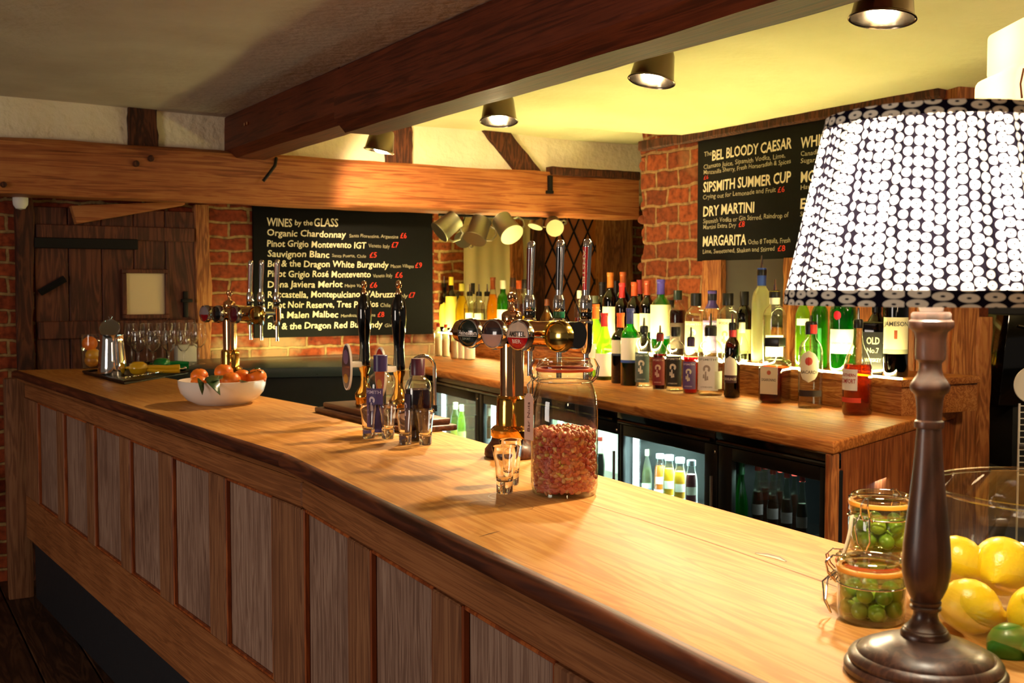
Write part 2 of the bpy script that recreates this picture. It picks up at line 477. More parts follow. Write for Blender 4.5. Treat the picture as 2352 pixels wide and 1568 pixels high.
# far wall (brick) : local X along the wall, local Y away
S_END = sF(997, 640)[0]
S_MID = sF(420, 700)[0]
w = MB().box(-2.6, S_MID, 0, 0.2, 0, 2.2)
o = w.build('wall_left', M['brick'], None, FW, rzF, smooth=0); struct(o, 'dark red brick wall around the plank door at the far left', 'wall')
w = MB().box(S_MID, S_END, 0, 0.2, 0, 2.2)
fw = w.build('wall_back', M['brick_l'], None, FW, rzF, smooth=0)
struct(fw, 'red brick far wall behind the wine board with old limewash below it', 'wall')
w = MB().box(S_END - .1, S_END + 4.0, 0, 0.2, 0, 2.25)
aw = w.build('wall_alcove', M['brick_a'], None, AW, rzF, smooth=0); struct(aw, 'brick back wall of the window alcove right of the wine board', 'wall')
w = MB().box(S_END - .2, S_END - .001, 0.2, 1.6, 0, 2.25)
o = w.build('wall_alcove_side', M['brick_a'], None, FW, rzF, smooth=0); struct(o, 'side wall of the window alcove behind the wine board wall', 'wall')
w = MB().box(S_END - .2, S_END + 4.0, -.05, 1.8, 2.2, 2.25)
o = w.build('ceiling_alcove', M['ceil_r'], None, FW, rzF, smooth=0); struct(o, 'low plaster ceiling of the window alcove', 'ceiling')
w = MB().box(-2.6, 3.9, 0, 0.12, 2.1, 2.75)
pw = w.build('wall_upper', M['plaster'], None, XB + NF * 0.06, rzF, smooth=0)
struct(pw, 'cream plaster wall strip between the long timber beam and the ceiling', 'wall')

# right wall
s_end = sR(1476, 420)[0]
def wavy_wall(x0, x1, z1):
    b = MB()
    n = 24
    rng = random.Random(5)
    pts = []
    for i in range(n + 1):
        z = z1 * i / n
        pts.append((x1 + rng.uniform(-0.02, 0.02), z))
    poly = [(x0, 0)] + [(p[0], p[1]) for p in pts] + [(x0, z1)]
    # prism upright
    Mx = Matrix(((1, 0, 0, 0), (0, 0, -1, 0), (0, 1, 0, 0), (0, 0, 0, 1)))
    b.prism(poly, 0, 0.3, M=Mx)
    return b
s_near = sR(2168, 500)[0]
w = wavy_wall(s_near, s_end, 2.6)
rw = w.build('wall_right', M['brick_r'], None, RW, rzR, smooth=0)
struct(rw, 'orange brick wall behind the bottles and cocktail board', 'wall')
# crumbled lime edge of the brick corner
cw = MB()
rng = random.Random(11)
for i in range(34):
    z = 1.0 + i * 0.038
    cw.ball((s_end + rng.uniform(-0.035, 0.015), -0.03 + rng.uniform(-0.015, 0.02), z), 0.035, (rng.uniform(.7, 1.2), rng.uniform(.6, 1.0), rng.uniform(.7, 1.2)), 8, 6)
cwo = cw.build('trim_plaster', M['brick_r'], None, RW, rzR)
struct(cwo, 'rough lime-smeared corner of the orange brick wall', 'wall')

# ceilings
def ceil_patch(name, mt, corners, nx, ny, fz):
    b = bmesh.new(); g = []
    for j in range(ny + 1):
        row = []
        for i in range(nx + 1):
            u, v = i / nx, j / ny
            p = (1 - v) * ((1 - u) * corners[0] + u * corners[1]) + v * ((1 - u) * corners[3] + u * corners[2])
            row.append(b.verts.new((p.x, p.y, fz(p))))
        g.append(row)
    for j in range(ny):
        for i in range(nx):
            b.faces.new((g[j][i], g[j + 1][i], g[j + 1][i + 1], g[j][i + 1]))
    me = bpy.data.meshes.new(name); b.to_mesh(me); b.free(); me.shade_smooth(); me.materials.append(mt)
    o = bpy.data.objects.new(name, me); COL.objects.link(o); return o
def ss(x): x = max(0, min(1, x)); return x * x * (3 - 2 * x)
def z_left(p): return 2.39 + 0.008 * math.sin(p.x * 2.1 + p.y * 1.3)
def z_right(p):
    d = (RW - p).dot(NR)                       # distance in front of the right wall
    far = ss((p.y - 5.75) / 0.7)
    z = 2.40 - 0.105 * (1 - ss(d / 1.0)) * (1 - far) - 0.02 * ss((5.0 - p.y) / 2.5)
    return z + 0.02 * far + 0.006 * math.sin(p.x * 3.1 + p.y * 2.3)
BD = V2(-0.616, 1).normalized(); BNR = V2(1, 0.616).normalized()    # ceiling beam run (away) and its right-hand side
BL = V2(-1.473, 5.70)                                               # left face of the ceiling beam at its far end
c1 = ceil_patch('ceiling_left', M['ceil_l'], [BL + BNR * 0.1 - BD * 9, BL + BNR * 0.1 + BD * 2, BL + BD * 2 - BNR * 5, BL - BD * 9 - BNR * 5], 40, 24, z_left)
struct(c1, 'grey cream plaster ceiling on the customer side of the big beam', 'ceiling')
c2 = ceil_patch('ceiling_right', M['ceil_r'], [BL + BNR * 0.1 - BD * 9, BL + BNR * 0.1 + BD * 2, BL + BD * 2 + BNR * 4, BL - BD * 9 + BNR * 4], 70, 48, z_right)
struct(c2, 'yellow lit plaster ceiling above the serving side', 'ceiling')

# cross beam (local X along the wall)
def rough_bar(x0, x1, y0, y1, z0, z1, n, amp, seed, bev=0.02):
    """hewn timber: a chamfered box with slightly wandering edges, along X"""
    b = MB(); rng = random.Random(seed)
    sec = [(y0 + bev, z0), (y1 - bev, z0), (y1, z0 + bev), (y1, z1 - bev), (y1 - bev, z1), (y0 + bev, z1), (y0, z1 - bev), (y0, z0 + bev)]
    off = [[rng.uniform(-amp, amp) for _ in range(2)] for _ in sec]
    rows = []
    for i in range(n + 1):
        t = i / n
        row = []
        for k, (y, z) in enumerate(sec):
            off[k][0] = off[k][0] * 0.8 + rng.uniform(-amp, amp) * 0.35
            off[k][1] = off[k][1] * 0.8 + rng.uniform(-amp, amp) * 0.35
            row.append(b.bm.verts.new((x0 + (x1 - x0) * t, y + off[k][0], z + off[k][1])))
        rows.append(row)
    for A, B in zip(rows[:-1], rows[1:]):
        for k in range(8):
            b.bm.faces.new((A[k], A[(k + 1) % 8], B[(k + 1) % 8], B[k]))
    b.bm.faces.new(rows[0][::-1]); b.bm.faces.new(rows[-1])
    return b
x_r = sX(1468, 450)[0]
xb = rough_bar(-1.6, x_r, 0, 0.26, 1.935, 2.20, 60, 0.008, 4, 0.018)
xbo = xb.build('cross_beam', M['xbeam'], None, XB, rzF, smooth=40)
struct(xbo, 'long honey-brown timber beam crossing above the wine board', 'beam')
# pegs and iron on the cross beam
for (px, py, r_) in ((312, 376, 0.016), (346, 364, 0.016), (8, 424, 0.014)):
    s_, z_ = sX(px, py)
    g = MB().lathe([(0, 0.02), (r_ * .7, 0.02), (r_, 0.012), (r_, -0.02)], 14, M=Matrix.Rotation(PI / 2, 4, 'X'))
    o = g.build('beam_peg', M['stud'], xbo, (s_, 0.0, z_))
s_, z_ = sX(616, 395)
g = MB().tube([(0.045, 0, 0.075), (0.02, -0.05, 0.03), (-0.02, -0.06, -0.02), (-0.045, -0.05, -0.055)], 0.009, 8)
g.build('iron_spike', M['iron'], xbo, (s_, 0.0, z_))
s_, z_ = sX(1262, 422)
g = MB().box(-0.014, 0.014, -0.02, 0.01, -0.055, 0.05, 0.004).box(-0.03, 0.014, -0.03, 0.0, -0.062, -0.042, 0.004)
g.build('iron_strap', M['iron'], xbo, (s_, 0.0, z_))
s0, z0 = sX(1266, 408); s1, z1 = sX(1472, 408)
g = rough_bar(s0, s1 - 0.02, -0.02, 0.12, 2.185, 2.235, 16, 0.006, 9, 0.008)
o = g.build('wall_plate', M['stud'], None, XB, rzF); struct(o, 'thin blackened timber strip on the right end of the long beam', 'beam')

# studs in the upper wall
def stud(px0, px1, yb, yt, name, lab, mtl='stud', lean=0.0, off=0.03):
    a, zb = sX(px0, yb, -0.03); b_, _ = sX(px1, yb, -0.03)
    n = 8; g = MB(); rng = random.Random(int(px0))
    zb, zt = 2.18, 2.5
    rows = []
    for i in range(n + 1):
        t = i / n; z = zb + (zt - zb) * t; l = lean * t
        row = [g.bm.verts.new((a + l + rng.uniform(-.005, .005), off, z)), g.bm.verts.new((b_ + l + rng.uniform(-.005, .005), off, z)),
               g.bm.verts.new((b_ + l, 0.1, z)), g.bm.verts.new((a + l, 0.1, z))]
        rows.append(row)
    for A, B in zip(rows[:-1], rows[1:]):
        for k in range(4): g.bm.faces.new((A[k], A[(k + 1) % 4], B[(k + 1) % 4], B[k]))
    g.bm.faces.new(rows[0][::-1]); g.bm.faces.new(rows[-1])
    o = g.build(name, M[mtl], None, XB, rzF, smooth=30); struct(o, lab, 'timber'); return o
stud(296, 363, 345, 255, 'timber_stud', 'dark square timber stud in the plaster left of the ceiling beam')
stud(888, 947, 378, 310, 'timber_stud', 'dark timber stud in the plaster behind the farthest spotlight')
stud(1190, 1250, 395, 315, 'timber_brace', 'slanting dark timber brace in the plaster right of the ceiling beam', lean=-0.21 * 1.5)

# ceiling beam (local X runs away from us along the beam, local Y to its left)
rzB = ang(BD)
cbt = rough_bar(-7.2, -1.42, -0.245, 0.0, 2.125, 2.42, 50, 0.006, 21, 0.05)
cbo = cbt.build('ceiling_beam', M['beam'], None, BL, rzB, smooth=30)
struct(cbo, 'massive dark red-brown ceiling beam running over the counter', 'beam')
cbf = rough_bar(-1.46, 0.12, -0.235, -0.004, 2.165, 2.42, 16, 0.005, 23, 0.04)
cbf.build('beam_tenon', M['beam'], cbo)
for dx in (-0.02, 0.02):
    MB().lathe([(0, .006), (.008, .006), (.008, -.01)], 10, M=Matrix.Rotation(-PI / 2, 4, 'X')).build('beam_peg', M['copper'], cbo, (-0.30 + dx, 0.0, 2.30))

# far-left: dark door post, door, lintel
def post(px0, px1, py, zb, zt, mat_, name, lab, P, E, N, depth, off=0.0, seed=1, cat='timber'):
    a = hit(px0, py, P - N * off, E); b_ = hit(px1, py, P - N * off, E)
    wv = (b_ - a).length
    g = MB(); rng = random.Random(seed); n = 22; rows = []
    w0 = [0, 0]
    for i in range(n + 1):
        z = zb + (zt - zb) * i / n
        w0 = [w0[0] * .7 + rng.uniform(-.006, .006), w0[1] * .7 + rng.uniform(-.006, .006)]
        c = 0.008
        row = [(0 + c + w0[0], 0), (wv - c + w0[1], 0), (wv + w0[1], c), (wv, depth), (0, depth), (w0[0], c)]
        rows.append([g.bm.verts.new((q[0], q[1], z)) for q in row])
    for A, B in zip(rows[:-1], rows[1:]):
        for k in range(6): g.bm.faces.new((A[k], A[(k + 1) % 6], B[(k + 1) % 6], B[k]))
    g.bm.faces.new(rows[0][::-1]); g.bm.faces.new(rows[-1])
    loc = Vector((a.x, a.y, 0))
    o = g.build(name, M[mat_], None, loc, ang(E), smooth=30)
    struct(o, lab, cat); return o
post(38, 78, 650, 0, 1.94, 'stud', 'door_post', 'dark door post left of the plank door', FW, EF, NF, 0.08, 0.06, 2)
post(447, 484, 650, 0, 1.94, 'timber', 'door_post', 'brown door post right of the plank door', FW, EF, NF, 0.06, 0.04, 3)

s0, _ = sF(78, 650); s1, _ = sF(447, 650)
door = thing('door_1', 'dark plank door with a small pale square window', 'door', FW - NF * 0.03, rzF)
door['kind'] = 'structure'
g = MB(); n = 5
for i in range(n):
    a = s0 + (s1 - s0) * i / n
    g.box(a + .002, a + (s1 - s0) / n - .002, 0, 0.025, 0.02, 1.90, 0.004, 1)
g.build('door_leaf', M['door'], door, smooth=30)
for (y0, y1) in ((735, 775), (520, 552)):
    za, zb_ = sF(260, y1)[1], sF(260, y0)[1]
    MB().box(s0 + .01, s1 - .01, -0.022, 0.0, za, zb_, 0.004, 1).build('door_rail', M['door'], door)
za, zb_ = sF(200, 572)[1], sF(200, 548)[1]
g = MB().box(s0, s0 + (s1 - s0) * 0.62, -0.03, -0.0, za, zb_, 0.003, 1)
g.build('strap_hinge', M['iron'], door)
za, zb_ = sF(130, 672)[1], sF(130, 640)[1]
g = MB().tube([(s0 + .02, -.02, za), (s0 + .14, -.02, zb_)], 0.02, 6); g.build('door_brace', M['iron'], door)
wa, wz0 = sF(290, 722, .03); wb, wz1 = sF(376, 628, .03)
g = MB().box(wa, wb, -0.012, 0.0, wz0, wz1)
g.build('window_pane', plain('pale_pane', '#d8c094', 0.4), door)
g = MB()
f = 0.022
for (a, b_, c, d) in ((wa - f, wb + f, wz1, wz1 + f), (wa - f, wb + f, wz0 - f, wz0), (wa - f, wa, wz0, wz1), (wb, wb + f, wz0, wz1)):
    g.box(a, b_, -0.028, 0.0, c, d, 0.003, 1)
g.build('window_frame', M['door'], door)
hs, hz = sF(425, 690, .03)
MB().box(hs - .012, hs + .012, -0.02, 0, hz - .09, hz + .05, .004).box(hs - .03, hs + .03, -.05, -.02, hz - .01, hz + .01, .005).build('door_handle', M['iron'], door)
# timber lintel above the door, its lit underside drawn as a bright wedge
pts = [sF(164, 472, .10), (sF(425, 472, .10)[0], 1.95), (sF(425, 472, .10)[0], 1.93), sF(176, 514, .10)]
Mx = Matrix(((1, 0, 0, 0), (0, 0, 1, 0), (0, 1, 0, 0), (0, 0, 0, 1)))
g = MB().prism([(p[0], p[1]) for p in pts], -0.10, 0.06, 0.004, M=Mx)
o = g.build('trim_1', M['xbeam'], None, FW, rzF); struct(o, 'timber lintel above the plank door with its lit underside drawn as a wedge', 'timber')
# white dome sensor on the beam underside by the left post
sx, sz = sF(47, 468, .10)
g = MB().lathe([(0, -.04), (.022, -.034), (.034, -.016), (.036, 0), (.036, .02), (0, .02)], 20)
o = g.build('dome_sensor', M['white_matt'], None, FW - NF * 0.10 + EF * sx + V2(0, 0) + Vector((0, 0, 1.915)))
tag(o, 'small white dome sensor under the beam at the left post', 'sensor')

# window with curtain and diamond lattice, far wall right of the wine board
win = thing('window_1', 'timber framed window with diamond leaded panes behind the beer taps', 'window', AW, rzF); win['kind'] = 'structure'
l0, _ = sA(1250, 600); l1, _ = sA(1385, 600)
zb, zt = 1.12, 2.19
MB().box(l0, l1, -0.012, 0.0, zb, zt).build('window_pane', plain('reflecting_pane', '#b4682e', 0.25, coat=0.3), win)  # warm reflection of the room painted into the pane colour
g = MB(); dw, dh = 0.142, 0.28
for sgn in (1, -1):
    k = -12
    while k < 16:
        # line through (l0 + k*dw, zb) with slope sgn*dh/dw
        x0_, z0_ = l0 + k * dw, zb
        pts = []
        for tt in range(0, 201):
            xx = x0_ + sgn * tt / 200 * (zt - zb) * dw / dh
            zz = zb + (zt - zb) * tt / 200
            if l0 <= xx <= l1: pts.append((xx, -0.016, zz))
        if len(pts) > 1: g.tube([pts[0], pts[-1]], 0.007, 6)
        k += 1
g.build('leading', M['iron'], win)
post(1224, 1252, 600, 0.9, 2.2, 'stud', 'window_post', 'near-black window post left of the leaded panes', AW, EF, NF, 0.09, 0.08, 12)
post(1176, 1202, 600, 0.9, 2.2, 'timber', 'window_post', 'brown window post beside the pale curtain', AW, EF, NF, 0.08, 0.07, 13)
post(1384, 1455, 600, 0.9, 2.2, 'timber', 'window_post', 'wide weathered timber post right of the leaded panes', AW, EF, NF, 0.16, 0.12, 14)
def curtain(px0, px1, name, lab):
    a, _ = sA(px0, 600, .03); b_, _ = sA(px1, 600, .03)
    g = MB(); n = max(16, int((b_ - a) / 0.008)); rows = []
    for j in range(2):
        z = (1.15, 2.19)[j]
        rows.append([g.bm.verts.new((a + (b_ - a) * i / n, -0.03 + 0.005 * math.sin(i * 0.42) + 0.004 * math.sin(i * 0.31 + 1), z)) for i in range(n + 1)])
    for i in range(n): g.bm.faces.new((rows[0][i], rows[0][i + 1], rows[1][i + 1], rows[1][i]))
    o = g.build(name, M['curtain'], None, AW, rzF, smooth=180)
    so = o.modifiers.new('s', 'SOLIDIFY'); so.thickness = 0.003
    tag(o, lab, 'curtain'); return o
M['curtain'] = plain('curtain_linen', '#d8cc9c', 0.9)
curtain(1066, 1180, 'window_curtain', 'wide pale linen curtain hanging right of the wine board')
curtain(1202, 1226, 'window_curtain', 'narrow strip of pale curtain beside the near-black window post')

# right wall: timber framed dark glass hatch below the cocktail board
a0, _ = sR(1672, 700); a1, _ = sR(1818, 700)
hw = thing('window_2', 'dark glossy hatch window below the cocktail board', 'window', RW, rzR); hw['kind'] = 'structure'
MB().box(a1, a0, 0.0, 0.02, 1.0, 1.64).build('window_pane', M['darkglass'], hw)
def rpost(px0, px1, zb, zt, name, lab, seed, thick=0.06, off=0.0):
    p0, _ = sR(px0, 700); p1, _ = sR(px1, 700)
    g = MB(); rng = random.Random(seed); rows = []; n = 18
    lo, hi = min(p0, p1), max(p0, p1)
    for i in range(n + 1):
        z = zb + (zt - zb) * i / n
        w_ = rng.uniform(-.004, .004)
        rows.append([g.bm.verts.new(q) for q in ((lo + w_, -.0, z), (lo + .006 + w_, thick, z), (hi - .006 + w_, thick, z), (hi + w_, 0, z))])
    for A, B in zip(rows[:-1], rows[1:]):
        for k in range(4): g.bm.faces.new((A[k], A[(k + 1) % 4], B[(k + 1) % 4], B[k]))
    g.bm.faces.new(rows[0]); g.bm.faces.new(rows[-1])
    o = g.build(name, M['timber'], None, RW, rzR, smooth=30); struct(o, lab, 'timber'); return o
rpost(1622, 1648, 1.0, 1.63, 'hatch_post', 'narrow timber upright at the brick edge under the cocktail board', 41, 0.035)
rpost(1650, 1674, 1.0, 1.63, 'hatch_post', 'timber upright on the left of the dark hatch', 42, 0.05)
rpost(1814, 1836, 1.0, 1.63, 'hatch_post', 'orange timber upright on the right of the dark hatch', 43, 0.05)
p0, _ = sR(1836, 700); p1, _ = sR(2190, 760)
g = MB()
nb = 5
for i in range(nb):
    a = p1 + (p0 - p1) * i / nb; b_ = p1 + (p0 - p1) * (i + 1) / nb
    g.box(min(a, b_) + .002, max(a, b_) - .002, 0.0, 0.022, 1.0, 1.63, .004, 1)
o = g.build('trim_2', M['endpanel'], None, RW, rzR); struct(o, 'reddish boarded panel behind the bottles at the lampshade', 'panelling')
rl = thing('trim_3', 'timber rail along the foot of the dark hatch', 'timber', RW, rzR); rl['kind'] = 'structure'
MB().box(a1, a0, -0.0, 0.045, 1.18, 1.30, .006).build('rail', M['timber'], rl)
# ragged timber wall plate along the top of the right wall
g = rough_bar(s_near, s_end - 0.02, 0.0, 0.05, 2.255, 2.31, 40, 0.008, 51, 0.01)
o = g.build('trim_4', M['stud'], None, RW, rzR); struct(o, 'ragged brown timber strip along the top of the brick wall', 'timber')
# big near post at the end of the back bar
P4 = at_y(2190, 1000, 4.40)
post(2188, 2246, 1000, 0, 2.3, 'timber', 'oak_post', 'stout golden oak post at the near end of the back bar', P4, V2(1, .25).normalized(), V2(-.25, 1).normalized(), 0.16, 0, 61)
post(2244, 2277, 1000, 0, 1.37, 'timber', 'oak_post', 'shorter reddish timber fixed to the right of the oak post', P4, V2(1, .25).normalized(), V2(-.25, 1).normalized(), 0.12, 0.01, 62)
# dark service area beyond
kw = MB().box(0, 1.6, 0, .1, 0, 2.5)
o = kw.build('wall_service', plain('service_grey', '#3a3a3c', 0.7), None, V2(at_y(2262, 1000, 5.3).x, 5.3), 0.05)
struct(o, 'dark grey wall of the service passage right of the oak post', 'wall')
# ------------------------------------------------------------------ the bar counter
TOP = 1.10
F0, F1 = at_z(35, 850, TOP), at_z(655, 1043, TOP)
Fn = at_z(1750, 1568, TOP)
dN = (Fn - F1).normalized(); F2 = F1 + dN * 2.35
dFar = (F0 - F1).normalized()
B1, Bm, Bn = at_z(607, 910, TOP), at_z(1000, 985, TOP), at_z(1930, 1245, TOP)
Bp = at_z(1100, 1013, TOP)
dB = (Bn - Bp).normalized(); B2 = Bn + dB * 0.95
dBf = (B1 - Bm).normalized()
B0 = B1 + dBf * 1.75
ctr = thing('bar_counter', 'long honey-coloured wooden bar counter top with a dark rounded front edge', 'bar counter', V2(F1.x, F1.y), ang(dFar))
def loc_in(o_loc, rz, p):
    d = Vector((p.x - o_loc.x, p.y - o_loc.y, 0))
    c, s = math.cos(-rz), math.sin(-rz)
    return (d.x * c - d.y * s, d.x * s + d.y * c)
rzC = ang(dFar)
poly_far = [F0, F1, Bm, B1, B0]
poly_near = [F1, F2, B2, Bp, Bm]
g = MB(); g.prism([loc_in(F1, rzC, p) for p in poly_far], TOP - 0.034, TOP, 0.003)
g.build('worktop', M['counter'], ctr)
rzN = ang(-dN)
g = MB(); g.prism([loc_in(F1, rzN, p) for p in poly_near], TOP - 0.034, TOP, 0.003)
g.build('worktop', M['counter'], ctr, (0, 0, 0), rzN - rzC)
# dark bullnose along the customer edge
def sweep(p0, p1, prof, name, mt, parent, rz, base, zoff=0.0, out=None):
    """profile (outward, z) swept from p0 to p1; local X along"""
    d = (p1 - p0); L_ = d.length; d.normalize()
    nrm = Vector((d.y, -d.x, 0))
    if out is not None and nrm.dot(out) < 0: nrm = -nrm
    g = MB(); rows = []
    n = max(2, int(L_ / 0.08))
    for i in range(n + 1):
        q = p0 + d * (L_ * i / n)
        row = []
        for (o_, z) in prof:
            w_ = q + nrm * o_
            l = loc_in(base, rz, w_)
            row.append(g.bm.verts.new((l[0], l[1], z + zoff)))
        rows.append(row)
    m_ = len(prof)
    for A, B in zip(rows[:-1], rows[1:]):
        for k in range(m_): g.bm.faces.new((A[k], A[(k + 1) % m_], B[(k + 1) % m_], B[k]))
    g.bm.faces.new(rows[0][::-1]); g.bm.faces.new(rows[-1])
    return g
OUT = Vector((-0.85, -0.5, 0))
nose = [(0, 1.066)] + [(0.017 * math.cos(t), 1.083 + 0.0172 * math.sin(t)) for t in [(-PI / 2 + PI * k / 8) for k in range(9)]] + [(-0.006, 1.1004), (-0.006, 1.066)]
g = sweep(F0, F1, nose, 'edge', None, None, rzC, F1, out=OUT); g.build('front_edge', M['nosing'], ctr, smooth=50)
g = sweep(F1, F2, nose, 'edge', None, None, rzN, F1, out=OUT); g.build('front_edge', M['nosing'], ctr, (0, 0, 0), rzN - rzC, smooth=50)
# long board joints and wear on the top
def scratch(pxs, z, w_):
    pts = [at_z(px, py, z) for px, py in pxs]
    g = MB(); row = []
    for i, p in enumerate(pts):
        d = (pts[min(i + 1, len(pts) - 1)] - pts[max(i - 1, 0)]).normalized(); nn = Vector((d.y, -d.x, 0))
        ww = w_ * (0.3 if i in (0, len(pts) - 1) else 1)
        row.append([g.bm.verts.new((*loc_in(F1, rzC, p + nn * ww), z)), g.bm.verts.new((*loc_in(F1, rzC, p - nn * ww), z))])
    for A, B in zip(row[:-1], row[1:]): g.bm.faces.new((A[0], A[1], B[1], B[0]))
    return g
MDK = plain('dark_seam', '#4a2a10', 0.6)
scratch([(1300, 1140), (1480, 1195), (1700, 1268), (1900, 1338), (2100, 1415)], TOP + 0.0006, 0.0007).build('board_joint', MDK, ctr)
scratch([(1736, 1271), (1760, 1275), (1785, 1281), (1803, 1289)], TOP + 0.0006, 0.004).build('grain_scar', plain('pale_scar', '#e8cf98', 0.7), ctr)
scratch([(1734, 1269), (1758, 1272), (1785, 1279), (1806, 1289)], TOP + 0.0005, 0.006).build('grain_scar', MDK, ctr)
scratch([(1100, 1232), (1125, 1225), (1148, 1219)], TOP + 0.0006, 0.0012).build('grain_scar', MDK, ctr)
for (px, py, r_) in ((1165, 1140, .034), (1185, 1165, .03), (1120, 1158, .032)):
    c_ = at_z(px, py, TOP)
    g = MB(); l = loc_in(F1, rzC, c_); n = 40; R0, R1 = r_, r_ + .0016
    ra = [[g.bm.verts.new((l[0] + q * math.cos(2 * PI * k / n), l[1] + q * math.sin(2 * PI * k / n), TOP + .0007)) for k in range(n)] for q in (R0, R1)]
    for k in range(n): g.bm.faces.new((ra[0][k], ra[0][(k + 1) % n], ra[1][(k + 1) % n], ra[1][k]))
    g.build('ring_mark', plain('ring_stain', '#a8702e', 0.5), ctr)

# ------------------------------------------------------------------ panelled bar front, two runs meeting at the bend
def bar_front(P0, P1, edges, lab, rz, stile0, mat_rail):
    """P0 -> P1 along the counter edge; edges = photo x of panel sides at their tops"""
    d = (P1 - P0).normalized(); nrm = Vector((d.y, -d.x, 0))
    if nrm.dot(OUT) < 0: nrm = -nrm
    base = P0 - nrm * 0.035; base.z = 0
    root = thing('bar_panelling', lab, 'bar front', base, rz)
    L_ = (P1 - P0).length
    sgn = 1
    xd = Vector((math.cos(rz), math.sin(rz), 0))
    if xd.dot(d) < 0: sgn = -1
    yd = Vector((-xd.y, xd.x, 0)); yo = 1 if yd.dot(nrm) > 0 else -1        # local y sign that points outward
    def X(s): return sgn * s
    def bx(g, s0_, s1_, o0, o1, z0, z1, bev=0.002):
        a, b_ = sorted((X(s0_), X(s1_))); c, e = sorted((yo * o0, yo * o1))
        g.box(a, b_, c, e, z0, z1, bev, 1)
    zk, zp0, zp1, zr = 0.30, 0.50, 0.968, 1.033
    # moulding under the counter
    g = sweep(P0 - nrm * 0.035, P1 - nrm * 0.035, [(-.03, 1.0655), (0.018, 1.0655), (0.018, 1.0615), (0.026, 1.060), (0.029, 1.056), (0.026, 1.052), (0.016, 1.050), (0.013, 1.044), (0.004, 1.041), (-.03, 1.041)], '', None, None, rz, base, out=OUT)
    g.build('moulding', M['front'], root)
    g = MB(); bx(g, 0, L_, -0.03, -0.004, zp1, zr, .005); g.build('top_rail', mat_rail, root)
    g = MB(); bx(g, 0, L_, -0.03, 0.0, zk, zp0); g.build('bottom_rail', mat_rail, root)
    g = MB(); bx(g, 0, L_, -0.05, -0.035, 0.0, zk + .01); g.build('kick_board', M['kick'], root)
    # stiles between panels
    prev = 0.0
    for (a, b_) in edges:
        g = MB(); bx(g, prev, a, -0.03, -0.0005, zp0, zp1, 0.003); g.build('stile', M['front_v'], root)
        g = MB(); bx(g, a, b_, -0.03, -0.016, zp0, zp1); g.build('panel', M['panel'], root)
        g = MB(); bw = 0.007
        bx(g, b_ - bw, b_, -0.016, -0.003, zp0, zp1); bx(g, a, a + bw, -0.016, -0.003, zp0, zp1)
        bx(g, a, b_, -0.016, -0.003, zp0, zp0 + bw); bx(g, a, b_, -0.016, -0.006, zp1 - bw, zp1)
        g.build('bead', M['bead'], root)
        prev = b_
    if prev < L_ - 0.005:
        g = MB(); bx(g, prev, L_, -0.03, -0.0005, zp0, zp1, 0.003); g.build('stile', M['front_v'], root)
    return root
# far run: measured from the bend towards the far wall
nf = Vector((dFar.y, -dFar.x, 0)); nf = nf if nf.dot(OUT) > 0 else -nf
def s_far(px): return (hit(px, 1100, F1 - nf * 0.035, dFar) - F1).dot(dFar)
def s_nr(px): return (hit(px, 1250, F1 - nn_ * 0.035, dN) - F1).dot(dN)
ef = [(s_far(b), s_far(a)) for a, b in ((514, 621), (392, 478), (296, 363), (214, 274), (146, 198), (87, 131))]
bar_front(F1, F0, ef, 'far run of greyed pine panelling on the bar front with six tall panels', ang(dFar), None, M['front'])
nn_ = Vector((dN.y, -dN.x, 0)); nn_ = nn_ if nn_.dot(OUT) > 0 else -nn_
e1 = (s_nr(694), s_nr(797)); e2 = (s_nr(845), s_nr(990)); e3 = (s_nr(1055), s_nr(1270))
per = e3[0] - e2[0]; wd = e2[1] - e2[0]
en = [e1, e2, e3] + [(e3[0] + per * k, e3[0] + per * k + wd) for k in (1, 2, 3, 4)]
en = [e for e in en if e[1] < 2.3]
bar_front(F1, F2, en, 'near run of greyed pine panelling on the bar front below the peanut jar', ang(-dN), None, M['front'])
# end pilaster at the far wall
pp = at_z(24, 868, 1.06)
g = MB().box(-.055, .055, -.03, .03, 0.0, 1.06, .006)
o = g.build('bar_end_post', M['front_v'], None, Vector((F0.x - 0.02, F0.y + 0.05, 0)) , rzF)
tag(o, 'pale upright board closing the far end of the bar front', 'post')

# ------------------------------------------------------------------ slate topped return counter under the wine board
sl = thing('slate_counter', 'dark slate topped counter under the wine board', 'counter', FW, rzF)
def lF(p): d = p - FW; return (d.dot(EF), d.dot(NF))
q0 = B1 + dBf * 1.57; q1 = at_z(905, 839, TOP)
pl = [lF(q0), lF(q1), (lF(at_z(930, 826, TOP))[0], -0.002), (lF(B0)[0] + .012, -0.002)]
g = MB().prism(pl, TOP - 0.05, TOP - 0.002, 0.003); g.build('slab', M['slab'], sl)
g = MB().prism([(pl[0][0], pl[0][1] + .03), (pl[1][0] - .03, pl[1][1] + .03), (pl[2][0] - .03, -.01), (pl[3][0], -.01)], 0.0, TOP - 0.05, 0.003); g.build('front_panel', M['black_matt'], sl)

